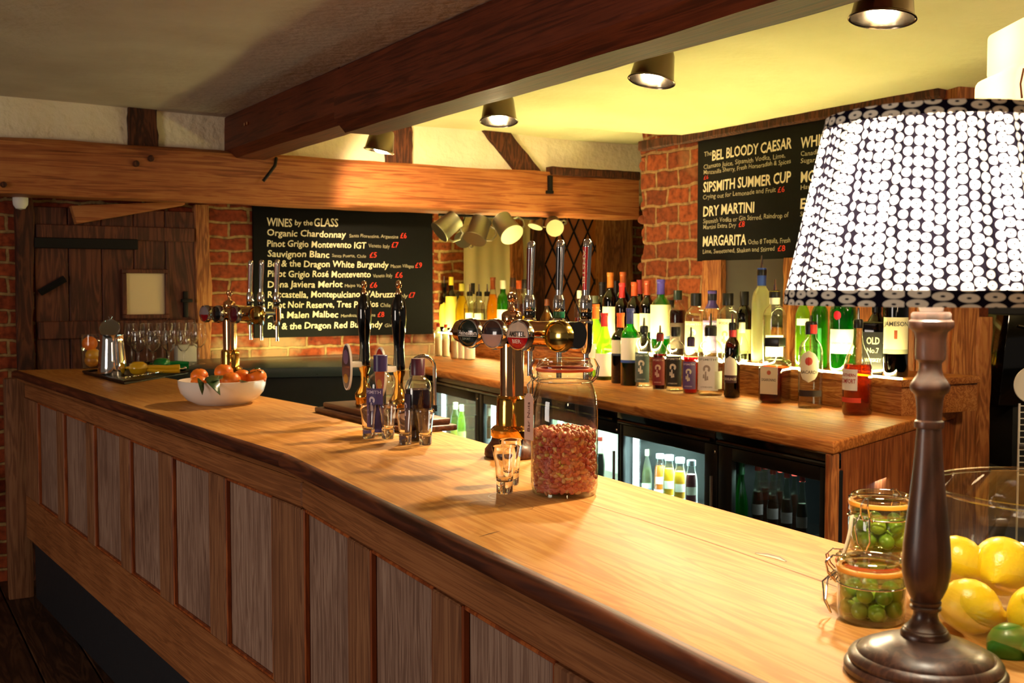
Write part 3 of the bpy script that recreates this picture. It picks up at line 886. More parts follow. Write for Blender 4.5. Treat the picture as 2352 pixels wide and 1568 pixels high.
# ------------------------------------------------------------------ back bar (local X runs away from us, local Y towards the service side)
BZ = 1.0
dBB = (at_z(968, 843, BZ) - at_z(1915, 1015, BZ)); LBB = dBB.length; dBB.normalize()
BC = at_z(1915, 1015, BZ); BC.z = 0
rzK = ang(dBB); NK = Vector((dBB.y, -dBB.x, 0))
NK = NK if NK.x > 0 else -NK                  # from the front edge towards the right wall
def lK(p): return loc_in(BC, rzK, p)
def wK(x, y, z): c, s = math.cos(rzK), math.sin(rzK); return Vector((BC.x + x * c - y * s, BC.y + x * s + y * c, z))
eR = at_z(2200, 936, BZ)
bb = thing('back_bar', 'varnished back bar worktop along the bottles with a boarded near end', 'back bar', BC, rzK)
wall_y = -lK(RW + ER * 0)[1]
farx = LBB + 0.05
def rw_y(x):     # local y of the right wall / far wall at local x
    p = RW; a = lK(p); b_ = lK(p + ER)
    return a[1] + (x - a[0]) * (b_[1] - a[1]) / (b_[0] - a[0])
def fw_pt(y):    # local x of the far wall at local y
    a = lK(AW); b_ = lK(AW + EF); return a[0] + (y - a[1]) * (b_[0] - a[0]) / (b_[1] - a[1])
er = lK(eR)
polyK = [(0, 0), (er[0], er[1])]
xe = lK(RW + ER * s_end)[0]
polyK += [(er[0] + .05, rw_y(er[0] + .05) + .004), (xe + .05, rw_y(xe + .05) + .004), (xe + .06, -1.3), (fw_pt(-1.3) - .055, -1.3)]
E1 = lK(FW + EF * (S_END + .004) - NF * .002); E2 = lK(AW + EF * (S_END + .004) - NF * .004)
polyK += [E2, E1, (E1[0] - .004, 0.0)]
g = MB().prism(polyK, BZ - 0.042, BZ, 0.008, 3); g.build('worktop', M['backbar'], bb)
# boarded end under the splayed edge
dE = Vector((er[0], er[1], 0)); LE = dE.length; rzE = math.atan2(dE.y, dE.x)
g = MB(); n = 6
for i in range(n):
    g.box(0.01 + (LE - .02) * i / n + .0015, 0.01 + (LE - .02) * (i + 1) / n - .0015, 0.006, 0.03, 0.0, BZ - 0.042, .003, 1)
g.build('end_panel', M['endpanel'], bb, (0.0, 0.0, 0), rzE)
MB().box(-.006, .022, -.03, .004, 0, BZ - .042, .003).build('corner_board', M['timber'], bb, (0.018, -0.006, 0))

# raised shelf (riser) along the walls
rzr = thing('bottle_riser', 'low stepped wooden riser carrying the rear bottles with a light strip on its front lip', 'shelf', BC, rzK)
RZ = 1.14
ra = lK(at_z(2070, 955, BZ)); rb = lK(at_z(1240, 787, RZ))
sl_ = (rb[1] - ra[1]) / (rb[0] - ra[0])
def r_y(x): return ra[1] + (x - ra[0]) * sl_
xf = fw_pt(-0.3) - 0.35                       # front of the part along the far wall
x_in = xf
pf = [(ra[0], ra[1]), (ra[0] - .0, rw_y(ra[0]) + .006), (xe, rw_y(xe) + .006), (xe + .05, -1.28), (fw_pt(-1.28) - .08, -1.28), (fw_pt(r_y(4.8)) - .08, r_y(fw_pt(r_y(4.8)) - .08))]
g = MB().prism(pf, BZ, RZ - 0.028, 0.002); g.build('riser_box', M['riser'], rzr)
def grow(pl_, k):
    c = Vector((sum(p[0] for p in pl_) / len(pl_), sum(p[1] for p in pl_) / len(pl_)))
    return pl_
pt = [(p[0], p[1]) for p in pf]
pt[0] = (pt[0][0] - .015, pt[0][1] + .018); pt[-1] = (pt[-1][0], pt[-1][1] + .018); pt[1] = (pt[1][0] - .015, pt[1][1])
g = MB().prism(pt, RZ - 0.028, RZ, 0.003); g.build('riser_top', M['riser'], rzr)
# light strip let into the front lip
led = emitter('led_strip', '#fff2a0', 100.0)
def strip(a, b_):
    a = Vector((a[0], a[1], 0)); b_ = Vector((b_[0], b_[1], 0)); d = b_ - a; L_ = d.length; rz = math.atan2(d.y, d.x)
    g = MB().box(0.01, L_ - 0.01, -0.016, -0.002, RZ - 0.001, RZ + 0.006, 0.001, 1)
    return g.build('light_strip', led, rzr, (a.x, a.y, 0), rz)
strip(pt[0], pt[-1])

# ------------------------------------------------------------------ bottle cooler cabinets under the back bar
def xK(px, py=1060):
    p = hit(px, py, BC, dBB); return (p - BC).dot(dBB)
ZT, ZB = 0.925, 0.10
SHELF = 0.52
fr_light = emitter('fridge_tube', '#dff4ff', 9.0)
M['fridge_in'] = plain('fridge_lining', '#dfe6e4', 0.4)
def fridge(x0, x1, doors, lab, bright, lining='fridge_in'):
    """doors: list of (window x0, window x1)"""
    t = thing('bottle_fridge', lab, 'fridge', BC, rzK)
    yf, yb = -0.05, -0.56
    g = MB()
    xs = x0 + (.27 if x0 < .1 else 0)               # the near end follows the splayed worktop
    xn = x0 + (.035 if x0 < .1 else 0)
    pl_ = [(xn, yf - .025), (xs, yb), (x1, yb), (x1, yf - .025)]
    g.prism(pl_, ZT - .05, ZT, .003).prism(pl_, 0.0, ZB, .003)
    g.prism([(xn, yf - .025), (xs, yb), (xs + .02, yb), (xn + .02, yf - .025)], ZB, ZT - .05).box(x1 - .02, x1, yb, yf - .025, ZB, ZT - .05)
    g.build('cabinet', M['black'], t)
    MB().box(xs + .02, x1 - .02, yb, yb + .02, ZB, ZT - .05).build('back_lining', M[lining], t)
    MB().prism([(x0 + .03, yf - .06), (xs + .02, yb + .02), (x1 - .02, yb + .02), (x1 - .02, yf - .06)], SHELF - .012, SHELF, .002).build('shelf', M['steel'], t)
    g = MB().box(x0, x1, yf - .012, yf + .012, 0.905, 0.957, .004)
    g.build('top_rail', M['black_gloss'], t)
    MB().tube([(x0 + .02, yf + .016, .917), (x1 - .02, yf + .016, .917)], .007, 8).build('hand_rail', M['black_gloss'], t)
    edges = [x0] + [(doors[i][1] + doors[i + 1][0]) / 2 for i in range(len(doors) - 1)] + [x1]
    for (a, b_), e0, e1 in zip(doors, edges[:-1], edges[1:]):
        d = MB()
        wz0, wz1 = 0.19, 0.852
        y0, y1 = yf - .022, yf
        d.box(e0 + .002, a, y0, y1, ZB, .90, .003).box(b_, e1 - .002, y0, y1, ZB, .90, .003).box(a, b_, y0, y1, wz1, .90, .003).box(a, b_, y0, y1, ZB, wz0, .003)
        do = d.build('door', M['black'], t)
        MB().box(a, b_, yf - .014, yf - .010, wz0, wz1).build('door_glass', M['fridgeglass'], do)
        MB().tube([(e0 + .02, yf + .012, .30), (e0 + .02, yf + .012, .78)], .006, 8).build('handle', M['steel'], do)
        MB().lathe([(0, .004), (.006, .004), (.008, 0)], 12, M=Matrix.Rotation(-PI / 2, 4, 'X')).build('door_lock', M['chrome'], do, (e0 + .02, yf, .872))
        g = MB().box(b_ - .035, b_ - .018, yf - .06, yf - .04, wz0, wz1 - .0)
        if bright: g.build('light_tube', fr_light, t)
    return t
D1 = (xK(1855, 1120), xK(1655, 1060)); D2 = (xK(1593, 1060), xK(1408, 1010))
D3 = (xK(1396, 1010), xK(1240, 960)); D4 = (xK(1205, 950), xK(1091, 920)); D5 = (xK(1073, 915), xK(980, 895))
M['fridge_dark'] = plain('dark_fridge_lining', '#0c1010', 0.4)  # dimness of the near cooler put into its lining colour
xm = (D1[1] + D2[0]) / 2
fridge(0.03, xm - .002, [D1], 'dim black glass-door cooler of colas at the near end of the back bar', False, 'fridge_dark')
fridge(xm + .002, D2[1] + .03, [D2], 'brightly lit black glass-door cooler of juices right of the peanut jar', True)
fridge(D2[1] + .035, LBB - .05, [D3, D4, D5], 'black glass-door drinks cooler behind the tap columns at the far end of the back bar', True)
for k, (a, b_) in enumerate((D1, D2, D3, D4, D5)):
    p = wK((a + b_) / 2, -0.30, 0.82)
    e = (2.6, 9.0, 3.0, 6.0, 7.0)[k]
    l = light('fridge_light', 'AREA', p, e, (0.80, 0.97, 1.0) if k < 2 else (0.92, 1.0, .86), p - Vector((0, 0, 1)), (b_ - a) * .8, .3)
# dark carcass behind/between
MB().box(LBB - .048, E1[0] - .006, -.09, -0.03, 0, BZ - .044, .003).build('filler_panel', M['black_matt'], bb)

# unseen warm area light added above the slate counter to wash the brick
pw_ = FW - NF * .26
sa, sb_ = sF(500, 820)[0], sF(800, 820)[0]
light('counter_wash', 'AREA', pw_ + EF * ((sa + sb_) / 2) + Vector((0, 0, TOP + .03)), 1.3, (1.0, .86, .34), FW + EF * ((sa + sb_) / 2) + Vector((0, 0, TOP + .16)), sb_ - sa, .03)
# ------------------------------------------------------------------ writing
def text_geo(s, bold=0.0, shear=0.0, res=2):
    cu = bpy.data.curves.new('txt', 'FONT'); cu.body = s; cu.resolution_u = res; cu.offset = bold; cu.shear = shear
    o = bpy.data.objects.new('txt', cu); COL.objects.link(o)
    dg = bpy.context.evaluated_depsgraph_get()
    me = bpy.data.meshes.new_from_object(o.evaluated_get(dg))
    vs_ = [(v.co.x, v.co.y) for v in me.vertices]; fs = [tuple(p.vertices) for p in me.polygons]
    bpy.data.objects.remove(o); bpy.data.curves.remove(cu); bpy.data.meshes.remove(me)
    return vs_, fs
def add_text(g, s, fmap, w=None, h=None, x0=0, y0=0, center=False, bold=0.0, shear=0.0, wob=0.0, seed=0):
    """adds the string to builder g; fitted to width w and/or cap height h; fmap maps (x, y) to 3D"""
    vs_, fs = text_geo(s, bold, shear)
    if not vs_: return
    xa, xb_ = min(v[0] for v in vs_), max(v[0] for v in vs_)
    cap = 0.70
    sy = h / cap if h else None
    sx = w / (xb_ - xa) if w else sy
    if sy is None: sy = sx
    ox = x0 - (w or (xb_ - xa) * sx) / 2 if center else x0
    vv = []
    for (a, b_) in vs_:
        X = ox + (a - xa) * sx; Y = y0 + b_ * sy
        if wob: Y += wob * math.sin(X / (h * 1.1) + seed); X += wob * .5 * math.sin(Y / h * 5 + X / h * 2.3 + seed)
        vv.append(g.bm.verts.new(fmap(X, Y)))
    for f in fs:
        try: g.bm.faces.new([vv[i] for i in f])
        except ValueError: pass

# ------------------------------------------------------------------ bottles
PROF = {
    'bordeaux': [(0, .012), (.70, .0), (.96, .004), (1, .02), (1, .62), (.96, .66), (.80, .705), (.52, .745), (.40, .78), (.37, .84), (.36, .965), (.41, .97), (.41, 1.0), (0, 1.0)],
    'burgundy': [(0, .012), (.70, .0), (.96, .004), (1, .02), (1, .45), (.94, .52), (.78, .61), (.58, .70), (.43, .78), (.37, .84), (.36, .965), (.41, .97), (.41, 1.0), (0, 1.0)],
    'spirit': [(0, .02), (.75, .0), (.96, .006), (1, .03), (1, .60), (.985, .645), (.93, .69), (.80, .735), (.60, .765), (.47, .785), (.43, .81), (.43, .93), (.46, .94), (.46, .97), (0, .97)],
    'tall': [(0, .02), (.80, .0), (.97, .006), (1, .02), (1, .66), (.96, .70), (.80, .75), (.55, .80), (.42, .84), (.40, .90), (.40, .96), (.44, .97), (.44, .99), (0, .99)],
    'rounded': [(0, .02), (.75, .0), (.95, .006), (1, .03), (.99, .40), (.97, .48), (.88, .56), (.70, .63), (.50, .69), (.36, .75), (.30, .82), (.29, .94), (.34, .95), (.34, .98), (0, .98)],
    'mixer': [(0, .01), (.8, 0), (.97, .01), (1, .03), (1, .52), (.95, .60), (.78, .72), (.55, .82), (.42, .88), (.40, .95), (.44, .955), (.44, 1.0), (0, 1.0)],
    'juice': [(0, .01), (.8, 0), (.97, .01), (1, .03), (1, .62), (.97, .70), (.86, .78), (.66, .85), (.60, .89), (.60, .95), (.64, .955), (.64, 1.0), (0, 1.0)],
    'cola': [(0, .01), (.8, 0), (.98, .01), (1, .05), (.96, .22), (.88, .34), (.98, .46), (1, .54), (.92, .62), (.70, .74), (.48, .85), (.40, .93), (.44, .94), (.44, 1.0), (0, 1.0)],
}
def prof_at(kind, z):
    p = PROF[kind][1:-1]
    for (r0, z0), (r1, z1) in zip(p[:-1], p[1:]):
        if z0 <= z <= z1 and z1 > z0: return r0 + (r1 - r0) * (z - z0) / (z1 - z0)
    return p[-1][0]
GL = {
    'clear': M['clear'], 'greenish': M['clear_g'],
    'green': glass('green_glass', '#5fbf3a', 0.13, body='#8fd048', bodyf=0.25),
    'lime': glass('lime_glass', '#b4e05a', 0.13, body='#c8ec60', bodyf=0.35),
    'emerald': glass('emerald_glass', '#1f9a3c', 0.13, body='#2fae48', bodyf=0.3),
    'dark': glass('dark_wine_glass', '#12160c', 0.13),
    'brown': glass('brown_glass', '#5a2408', 0.13),
    'frost': glass('frosted_glass', '#e4eac8', 0.10, 0.35, body='#f2f0d4', bodyf=0.55),
    'smoke': glass('smoky_glass', '#5a5238', 0.13),
    'bottlegreen': glass('bottle_green_glass', '#1c4a1e', 0.13),
}
def liq(name, col, dens=0.7, body=None):
    return glass(name, col, 0.02, 0.05, body or col, dens)
LQ = {
    'amber': liq('amber_liquor', '#b4561a', .16), 'dkamber': liq('dark_amber_liquor', '#8a3a10', .14), 'red': liq('red_liquor', '#b4102a', .5),
    'ruby': liq('ruby_liquor', '#5a0a14', .5), 'yellow': liq('yellow_liquor', '#f2d850', .6), 'orange': liq('orange_liquor', '#f0b83a', .5),
    'sloe': plain('dark_sloe_liquor', '#1c0710', .15), 'water': glass('clear_spirit', '#f4f4ea', 0.05), 'cola': plain('cola_liquid', '#170806', .12),
    'wine': plain('dark_wine_liquid', '#0c0406', .15), 'juice_y': plain('yellow_juice', '#e8b020', .4, sss=.2), 'juice_o': plain('orange_juice', '#d8701c', .4), 'juice_p': plain('berry_juice', '#6a1c2c', .4), 'pale': liq('pale_lemonade', '#dfeac0', .6),
}
_pm = {}
def pm(col, rough=0.5, metal=0.0):
    k = (col, rough, metal)
    if k not in _pm: _pm[k] = plain('print_' + col.strip('#'), col, rough, metal)
    return _pm[k]
def arc_patch(g, r, a0, a1, z0, z1, n=14, shape=None):
    """patch of a cylinder, angle 0 facing -Y"""
    rows = []
    m_ = 10 if shape else 1
    for j in range(m_ + 1):
        v = j / m_; row = []
        for i in range(n + 1):
            u = i / n
            k = shape(v) if shape else 1.0
            a = (a0 + a1) / 2 + (a1 - a0) * (u - .5) * k
            row.append(g.bm.verts.new((r * math.sin(a), -r * math.cos(a), z0 + (z1 - z0) * v)))
        rows.append(row)
    for A, B in zip(rows[:-1], rows[1:]):
        for i in range(n):
            try: g.bm.faces.new((A[i], A[i + 1], B[i + 1], B[i]))
            except ValueError: pass
    return g
def cyl_map(r, zc, a=0.0):
    return lambda X, Y: (r * math.sin(a + X / r), -r * math.cos(a + X / r), zc + Y)
def emblem(g, r, a, zc, s, flat=None):
    """pale swan-neck still mark"""
    mp = flat or cyl_map(r, zc, a)
    def ringpoly(cx, cz, ro, ri, a0, a1, n=16):
        A = [g.bm.verts.new(mp(cx + ro * math.cos(a0 + (a1 - a0) * k / n), (0 if not flat else zc * 0) + cz + ro * math.sin(a0 + (a1 - a0) * k / n))) for k in range(n + 1)]
        B = [g.bm.verts.new(mp(cx + ri * math.cos(a0 + (a1 - a0) * k / n), cz + ri * math.sin(a0 + (a1 - a0) * k / n))) for k in range(n + 1)]
        for k in range(n): g.bm.faces.new((A[k], A[k + 1], B[k + 1], B[k]))
    ringpoly(0.05 * s, .28 * s, .34 * s, .14 * s, -0.9, 3.9)
    for (x0, x1, z0, z1) in ((-.12, .06, -.75, .05), (-.3, -.12, -.55, -.2), (.06, .22, -.7, -.35)):
        g.bm.faces.new([g.bm.verts.new(mp(x * s, z * s)) for x, z in ((x0, z0), (x1, z0), (x1 - .03, z1), (x0 + .03, z1))])
def bottle(name, lab, p, h, r, kind='spirit', gl='clear', lq=None, lev=0.6, cap=None, capz=(.86, 1.01), capr=None, foil=None, pourer=None, label=None, face=0.0, group=None, cat='bottle', n=22, tint2=None, extra=None):
    """label: dict(z0,z1 fractions, half angle a, col, text[(str, width frac, z frac, col, capfrac)], emb, band, shape)"""
    # turn the front (-Y) towards the viewer, plus 'face'
    rz = math.atan2(-p[0], p[1]) + face
    t = thing(name, lab, cat, p, rz, group)
    P_ = [(r * a, h * b) for a, b in PROF[kind]]
    if foil or cap: pass
    g = MB().lathe(P_, n); g.build('glass', GL[gl], t, smooth=50)
    if lq:
        q = []
        zl = lev
        for a, b in PROF[kind][:-2]:
            if b < zl: q.append((max(0, r * a - .0022), h * b + .002))
        rl = prof_at(kind, zl) * r - .0022
        q += [(rl, h * zl), (0, h * zl)]
        MB().lathe(q, n).build('liquid', LQ[lq], t, smooth=50)
    if foil:
        col, z0 = foil
        rr = prof_at(kind, z0) * r + .0012
        rn = prof_at(kind, .90) * r + .0012
        MB().lathe([(rr, h * z0), (rn, h * (z0 + (1 - z0) * .3)), (rn, h * .955), (rn * 1.12, h * .96), (rn * 1.12, h * 1.002), (0, h * 1.003)], n).build('foil_capsule', pm(col, .35), t, smooth=40)
    if cap:
        rr = capr or prof_at(kind, .9) * r * 1.12 + .001
        z0, z1 = capz
        MB().lathe([(rr, h * z0), (rr * 1.0, h * (z1 - .006)), (rr * .94, h * z1), (0, h * z1)], n).build('cap', pm(cap, .35), t, smooth=40)
    if pourer:
        rr = prof_at(kind, .92) * r
        L_ = pourer if isinstance(pourer, float) else .055
        z = h * PROF[kind][-1][1]
        MB().lathe([(rr * 1.15, z - .028), (rr * 1.15, z - .002), (rr * .9, z + .006), (0, z + .006)], 14).build('pourer_collar', M['black'], t)
        MB().lathe([(.0062, z + .006), (.0055, z + L_ * .4), (.0038, z + L_), (0, z + L_)], 10).build('pourer', M['chrome'], t)
    if label:
        for L in (label if isinstance(label, list) else [label]):
            g = MB(); rl = max(prof_at(kind, z) for z in (L['z0'], (L['z0'] + L['z1']) / 2, L['z1'])) * r + .0008
            a = L.get('a', 1.1); ao = L.get('ao', 0.0)
            arc_patch(g, rl, ao - a, ao + a, h * L['z0'], h * L['z1'], shape=L.get('shape'))
            lo = g.build(L.get('name', 'paper_label'), pm(L['col'], .6), t, smooth=60, recalc=False)
            if L.get('band'):
                bc, b0, b1 = L['band']
                g = MB(); arc_patch(g, rl + .0004, ao - a, ao + a, h * b0, h * b1)
                g.build('label_band', pm(bc, .6), lo, recalc=False)
            for i, T in enumerate(L.get('text', [])):
                s, wf, zf, tc, cf = T
                g = MB(); add_text(g, s, cyl_map(rl + .0006, 0, ao), w=2 * a * rl * wf, h=h * cf, x0=0, y0=h * zf, center=True, bold=.015)
                g.build('lettering', pm(tc, .6), lo, smooth=0, recalc=False)
            if L.get('emb'):
                ec, ez, es = L['emb']
                g = MB(); emblem(g, rl + .0005, ao, h * ez, h * es)
                g.build('label_emblem', pm(ec, .6), lo, smooth=0, recalc=False)
    if extra: extra(t, r, h)
    return t
def oval(v): return math.sqrt(max(0.0, 1 - (2 * v - 1) ** 2))
def arch(v): return 1.0 if v < .6 else math.sqrt(max(0.0, 1 - ((v - .6) / .4) ** 2))

# placing: 'fr' rows on the worktop, given base pixel; 'ri' rows on the riser, given pixel of the top and the distance behind the lip
def place_fr(px, by, topy, wpx, z=BZ):
    p = at_z(px, by - 4, z); y = p.y
    return p + Vector((0, .01, 0)), hpix(px, topy, y + .01) - z, wpx * y / FPX / 2
def hpix(px, py, y): return at_y(px, py, y).z
LA = wK(ra[0], ra[1], 0); LD = (wK(rb[0], r_y(rb[0]), 0) - LA).normalized(); LN = Vector((LD.y, -LD.x, 0)); LN = LN if LN.x > 0 else -LN
def place_ri(px, topy, wpx, back):
    q = hit(px, topy, LA + LN * back, LD)
    return Vector((q.x, q.y, RZ)), q.z - RZ, wpx * q.y / FPX / 2
place_far = place_ri

WINE = 'wine bottles at the far end of the back bar'
SP = 'spirit bottles in the front row of the back bar'
RR = 'spirit bottles on the raised shelf'
FB = 'bottles at the far end of the raised shelf'
# ---- front row
def fr(px, by, ty, w, name, lab, **k):
    p, h, r = place_fr(px, by, ty, w)
    return bottle(name, lab, p, h, r, **k)
lab_w = lambda c='#ece4d6', z0=.10, z1=.46, **k: dict(z0=z0, z1=z1, a=1.25, col=c, **k)
fr(1368, 868, 699, 40, 'wine_bottle', 'bright green wine bottle with orange foil, left of the red-foil one', kind='bordeaux', gl='lime', foil=('#d0641c', .80), label=lab_w('#e9e4d4'), group=WINE)
fr(1388, 876, 719, 40, 'wine_bottle', 'green sloping-shouldered wine bottle with red foil and white label beside the peanut jar', kind='burgundy', gl='lime', foil=('#b41c22', .80), lq='wine', lev=.08, label=lab_w('#efe9de', .06, .40, text=[('ESTATE', .5, .3, '#b0a48c', .02)] and []), group=WINE)
fr(1425, 884, 719, 42, 'wine_bottle', 'wine bottle with orange foil and cream label tucked behind the blue-foil one', kind='bordeaux', gl='bottlegreen', foil=('#d8581c', .80), lq='wine', lev=.42, label=lab_w('#e2d8b8', .40, .62, band=('#2c3850', .40, .43)), group=WINE)
fr(1447, 889, 708, 43, 'wine_bottle', 'green wine bottle with dark blue foil and a blue-edged white label', kind='bordeaux', gl='emerald', foil=('#343a78', .80), lq='wine', lev=.30, label=lab_w('#ece6d8', .33, .62, band=('#2a4a9a', .30, .335)), group=WINE)
sip = lambda c, tc, ec='#e6dcc8': dict(z0=.08, z1=.56, a=1.0, ao=-.35, col=c, emb=(ec, .34, .16), text=[('SIPSMITH', .8, .50, tc, .03), ('LONDON', .5, .12, tc, .02)])
fr(1479, 892, 746, 40, 'gin_bottle', 'small clear gin bottle with slate-green label and steel pourer', lq='water', lev=.5, pourer=.045, label=sip('#4a5a58', '#c8d0c0'), group=SP)
fr(1516, 898, 762, 34, 'liqueur_bottle', 'dark red liqueur bottle with red neck and maroon label', gl='clear', lq='ruby', lev=.62, pourer=.04, cap='#7a1622', capz=(.84, .97), label=sip('#7c2028', '#d8b0a0', '#dcb8a8'), group=SP)
fr(1552, 902, 752, 44, 'vodka_bottle', 'clear spirit bottle with black cap and black-and-white label', lq='water', lev=.55, cap='#15130f', label=sip('#24221e', '#d8d0c0'), group=SP)
fr(1587, 907, 772, 36, 'liqueur_bottle', 'purple labelled bottle of red liqueur with violet neck', lq='red', lev=.64, pourer=.05, cap='#3a2250', capz=(.82, .97), label=sip('#5c4484', '#d0c4e0'), group=SP)
fr(1632, 912, 745, 57, 'gin_bottle', 'wide clear gin bottle with white label in the middle of the front row', lq='water', lev=.62, pourer=.06, cap='#101010', capz=(.84, .97), label=[sip('#ece8e0', '#8a8478', '#9a8c80'), dict(name='back_label', z0=.10, z1=.35, a=.4, ao=.75, col='#d6d4bc')], group=SP)
fr(1704, 905, 742, 30, 'vodka_bottle', 'slim pale clear bottle with long white label left of the amber liqueur', kind='tall', lq='water', lev=.6, cap='#e8e4d8', label=dict(z0=.05, z1=.34, a=1.1, col='#efecdc'), group=SP)
def rum_neck(t, r, h):
    MB().lathe([(r * .46, h * .80), (r * .48, h * .93), (0, h * .93)], 18).build('neck_band', pm('#b0222c', .4), t)
fr(1682, 917, 738, 36, 'rum_bottle', 'dark brown rum bottle with red neck band and a white sail label', gl='brown', lq='sloe', lev=.66, pourer=.045, extra=rum_neck, label=dict(z0=.20, z1=.55, a=.9, ao=-.3, col='#e6ddd0', shape=arch, band=('#3a1a28', .20, .30), text=[('GOSLINGS', .9, .235, '#e8d8c8', .03)]), group=SP)
# square almond liqueur bottle
p, h, r = place_fr(1780, 928, 775, 74)
t = thing('liqueur_bottle', 'square amber almond liqueur bottle with black cap and cream label', 'bottle', p, math.atan2(-p[0], p[1]) - .45, SP)
s_ = r * .80
def squareshape(g, s_, h, bev, z0=0.0):
    g.box(-s_, s_, -s_, s_, z0, h, bev, 4)
g = MB(); squareshape(g, s_, h * .66, s_ * .28); g.lathe([(s_ * .95, h * .60), (s_ * .7, h * .68), (s_ * .4, h * .72), (s_ * .34, h * .76), (s_ * .34, h * .9), (0, h * .9)], 22); g.build('glass', GL['clear'], t, smooth=50)
g = MB(); squareshape(g, s_ * .94, h * .58, s_ * .26, .004); g.build('liquid', LQ['dkamber'], t, smooth=50)
MB().box(-s_ * .62, s_ * .62, -s_ * .62, s_ * .62, h * .86, h * 1.0, .004).build('cap', M['black'], t)
lo = MB().box(-s_ * .72, s_ * .72, -s_ - .0012, -s_ - .0002, h * .14, h * .56).build('paper_label', pm('#dccdae', .6), t)
fl_ = lambda y: (lambda X, Y: (X, y, Y))
g = MB(); add_text(g, 'DISARONNO', fl_(-s_ - .0016), w=s_ * 1.2, h=h * .04, x0=0, y0=h * .34, center=True, bold=.02); g.build('lettering', pm('#4a3a2c'), lo, smooth=0, recalc=False)
g = MB(); g.lathe([(0, .0003), (h * .035, 0)], 20, M=Matrix.Translation((0, -s_ - .0014, h * .47)) @ Matrix.Rotation(PI / 2, 4, 'X')); g.build('label_emblem', pm('#b0542c'), lo)
# white rum
def bac(t, r, h):
    MB().lathe([(r * .47, h * .84), (r * .49, h * .96), (0, h * .965)], 18).build('neck_band', pm('#201a3c', .4), t)
    g = MB(); arc_patch(g, r * .5, -.1, 1.3, h * .85, h * .95, 8); g.build('neck_label', pm('#c8241c'), t, recalc=False)
fr(1862, 941, 735, 55, 'rum_bottle', 'clear white-rum bottle with oval label and a dark red-and-blue neck', lq='water', lev=.70, pourer=.03, extra=bac, label=[dict(z0=.30, z1=.66, a=.85, ao=-.15, col='#ece4c6', shape=oval, text=[('BACARDI', .8, .40, '#5a4a30', .035)]), dict(name='lower_label', z0=.14, z1=.21, a=1.1, col='#2c1a18'), dict(name='label_emblem', z0=.49, z1=.59, a=.30, ao=-.15, col='#c8381e', shape=oval)], group=SP)
fr(1970, 956, 732, 67, 'whiskey_liqueur_bottle', 'round amber whiskey liqueur bottle with white label nearest the lamp', kind='rounded', lq='amber', lev=.53, pourer=.05, label=[dict(z0=.26, z1=.48, a=.75, ao=-.75, col='#ece8e2', text=[('SOUTHERN', .85, .405, '#b02c20', .03), ('COMFORT', .85, .335, '#b02c20', .045)]), dict(name='lower_label', z0=.135, z1=.185, a=.85, ao=-.6, col='#d8452c')], group=SP)
# ---- raised shelf
def ri(px, ty, w, back, name, lab, **k):
    p, h, r = place_ri(px, ty, w, back)
    k.setdefault('group', RR)
    return bottle(name, lab, p, h, r, **k)
dk = dict(kind='bordeaux', gl='dark', lq='wine', lev=.7, group=WINE)
ri(1383, 648, 36, .20, 'wine_bottle', 'dark wine bottle with black foil at the back left of the wine row', foil=('#1c1412', .8), label=lab_w('#2c2620'), **dk)
ri(1402, 626, 36, .10, 'wine_bottle', 'dark wine bottle with orange foil standing tallest in the wine row, long cream label', foil=('#d87a28', .8), label=lab_w('#e8dfc0', .14, .55), **dk)
ri(1431, 625, 34, .20, 'wine_bottle', 'dark wine bottle with orange foil showing above the red-foil bottle', foil=('#d0682a', .8), **dk)
ri(1429, 650, 34, .08, 'wine_bottle', 'dark wine bottle with bright red foil in front of a taller orange-foil one', foil=('#b8282c', .78), **dk)
ri(1415, 645, 30, .25, 'wine_bottle', 'dark wine bottle with black neck between two orange foils', foil=('#16100e', .8), **dk)
ri(1457, 648, 36, .10, 'wine_bottle', 'dark wine bottle with orange-red foil and yellow label, left of a trio', foil=('#c2502a', .8), label=lab_w('#f0e6a0', .28, .54), **dk)
ri(1470, 643, 34, .20, 'wine_bottle', 'dark wine bottle with crimson foil, middle of a trio', foil=('#a8302a', .8), **dk)
ri(1487, 645, 36, .11, 'wine_bottle', 'dark wine bottle with copper foil, right of a trio', foil=('#b85030', .8), label=lab_w('#f0e8b0', .28, .54), **dk)
def cham(t, r, h): pass
ri(1518, 642, 46, .09, 'whisky_bottle', 'green bottle with violet-blue foil and glowing pale label', kind='bordeaux', gl='emerald', foil=('#4a3ea0', .80), label=dict(z0=.20, z1=.66, a=1.5, col='#f4eeb8', band=('#6a86b8', .20, .24)))
ri(1557, 668, 40, .10, 'spirit_bottle', 'dark red bottle with green-black cap between clear bottles', gl='clear', lq='ruby', lev=.70, cap='#16281c', label=dict(z0=.1, z1=.5, a=1.0, col='#3c2a20'))
ri(1540, 690, 40, .22, 'spirit_bottle', 'clear bottle with grey label at the back, right of the violet foil', gl='clear', lq='water', cap='#20201c', label=sip('#6a6a50', '#c8c8a8'))
ri(1599, 673, 50, .09, 'gin_bottle', 'round-shouldered clear gin bottle with tall black cap', lq='water', lev=.60, cap='#121210', capz=(.80, 1.0), label=sip('#a09a78', '#e8e4c0'))
ri(1636, 668, 42, .11, 'spirit_bottle', 'clear bottle with black cap and purple neck and label', lq='water', lev=.6, cap='#14121a', foil=('#4c3a86', .74), label=sip('#7c689a', '#e0d8e8'))
ri(1672, 673, 50, .055, 'vodka_bottle', 'wide clear vodka bottle with black cap and cream label, left of the dark hatch', lq='water', lev=.62, cap='#131311', capz=(.82, 1.0), label=dict(z0=.12, z1=.62, a=1.0, ao=-.3, col='#f0ecc8', emb=('#b09868', .36, .14), text=[('VODKA', .6, .54, '#8a7c50', .035)]))
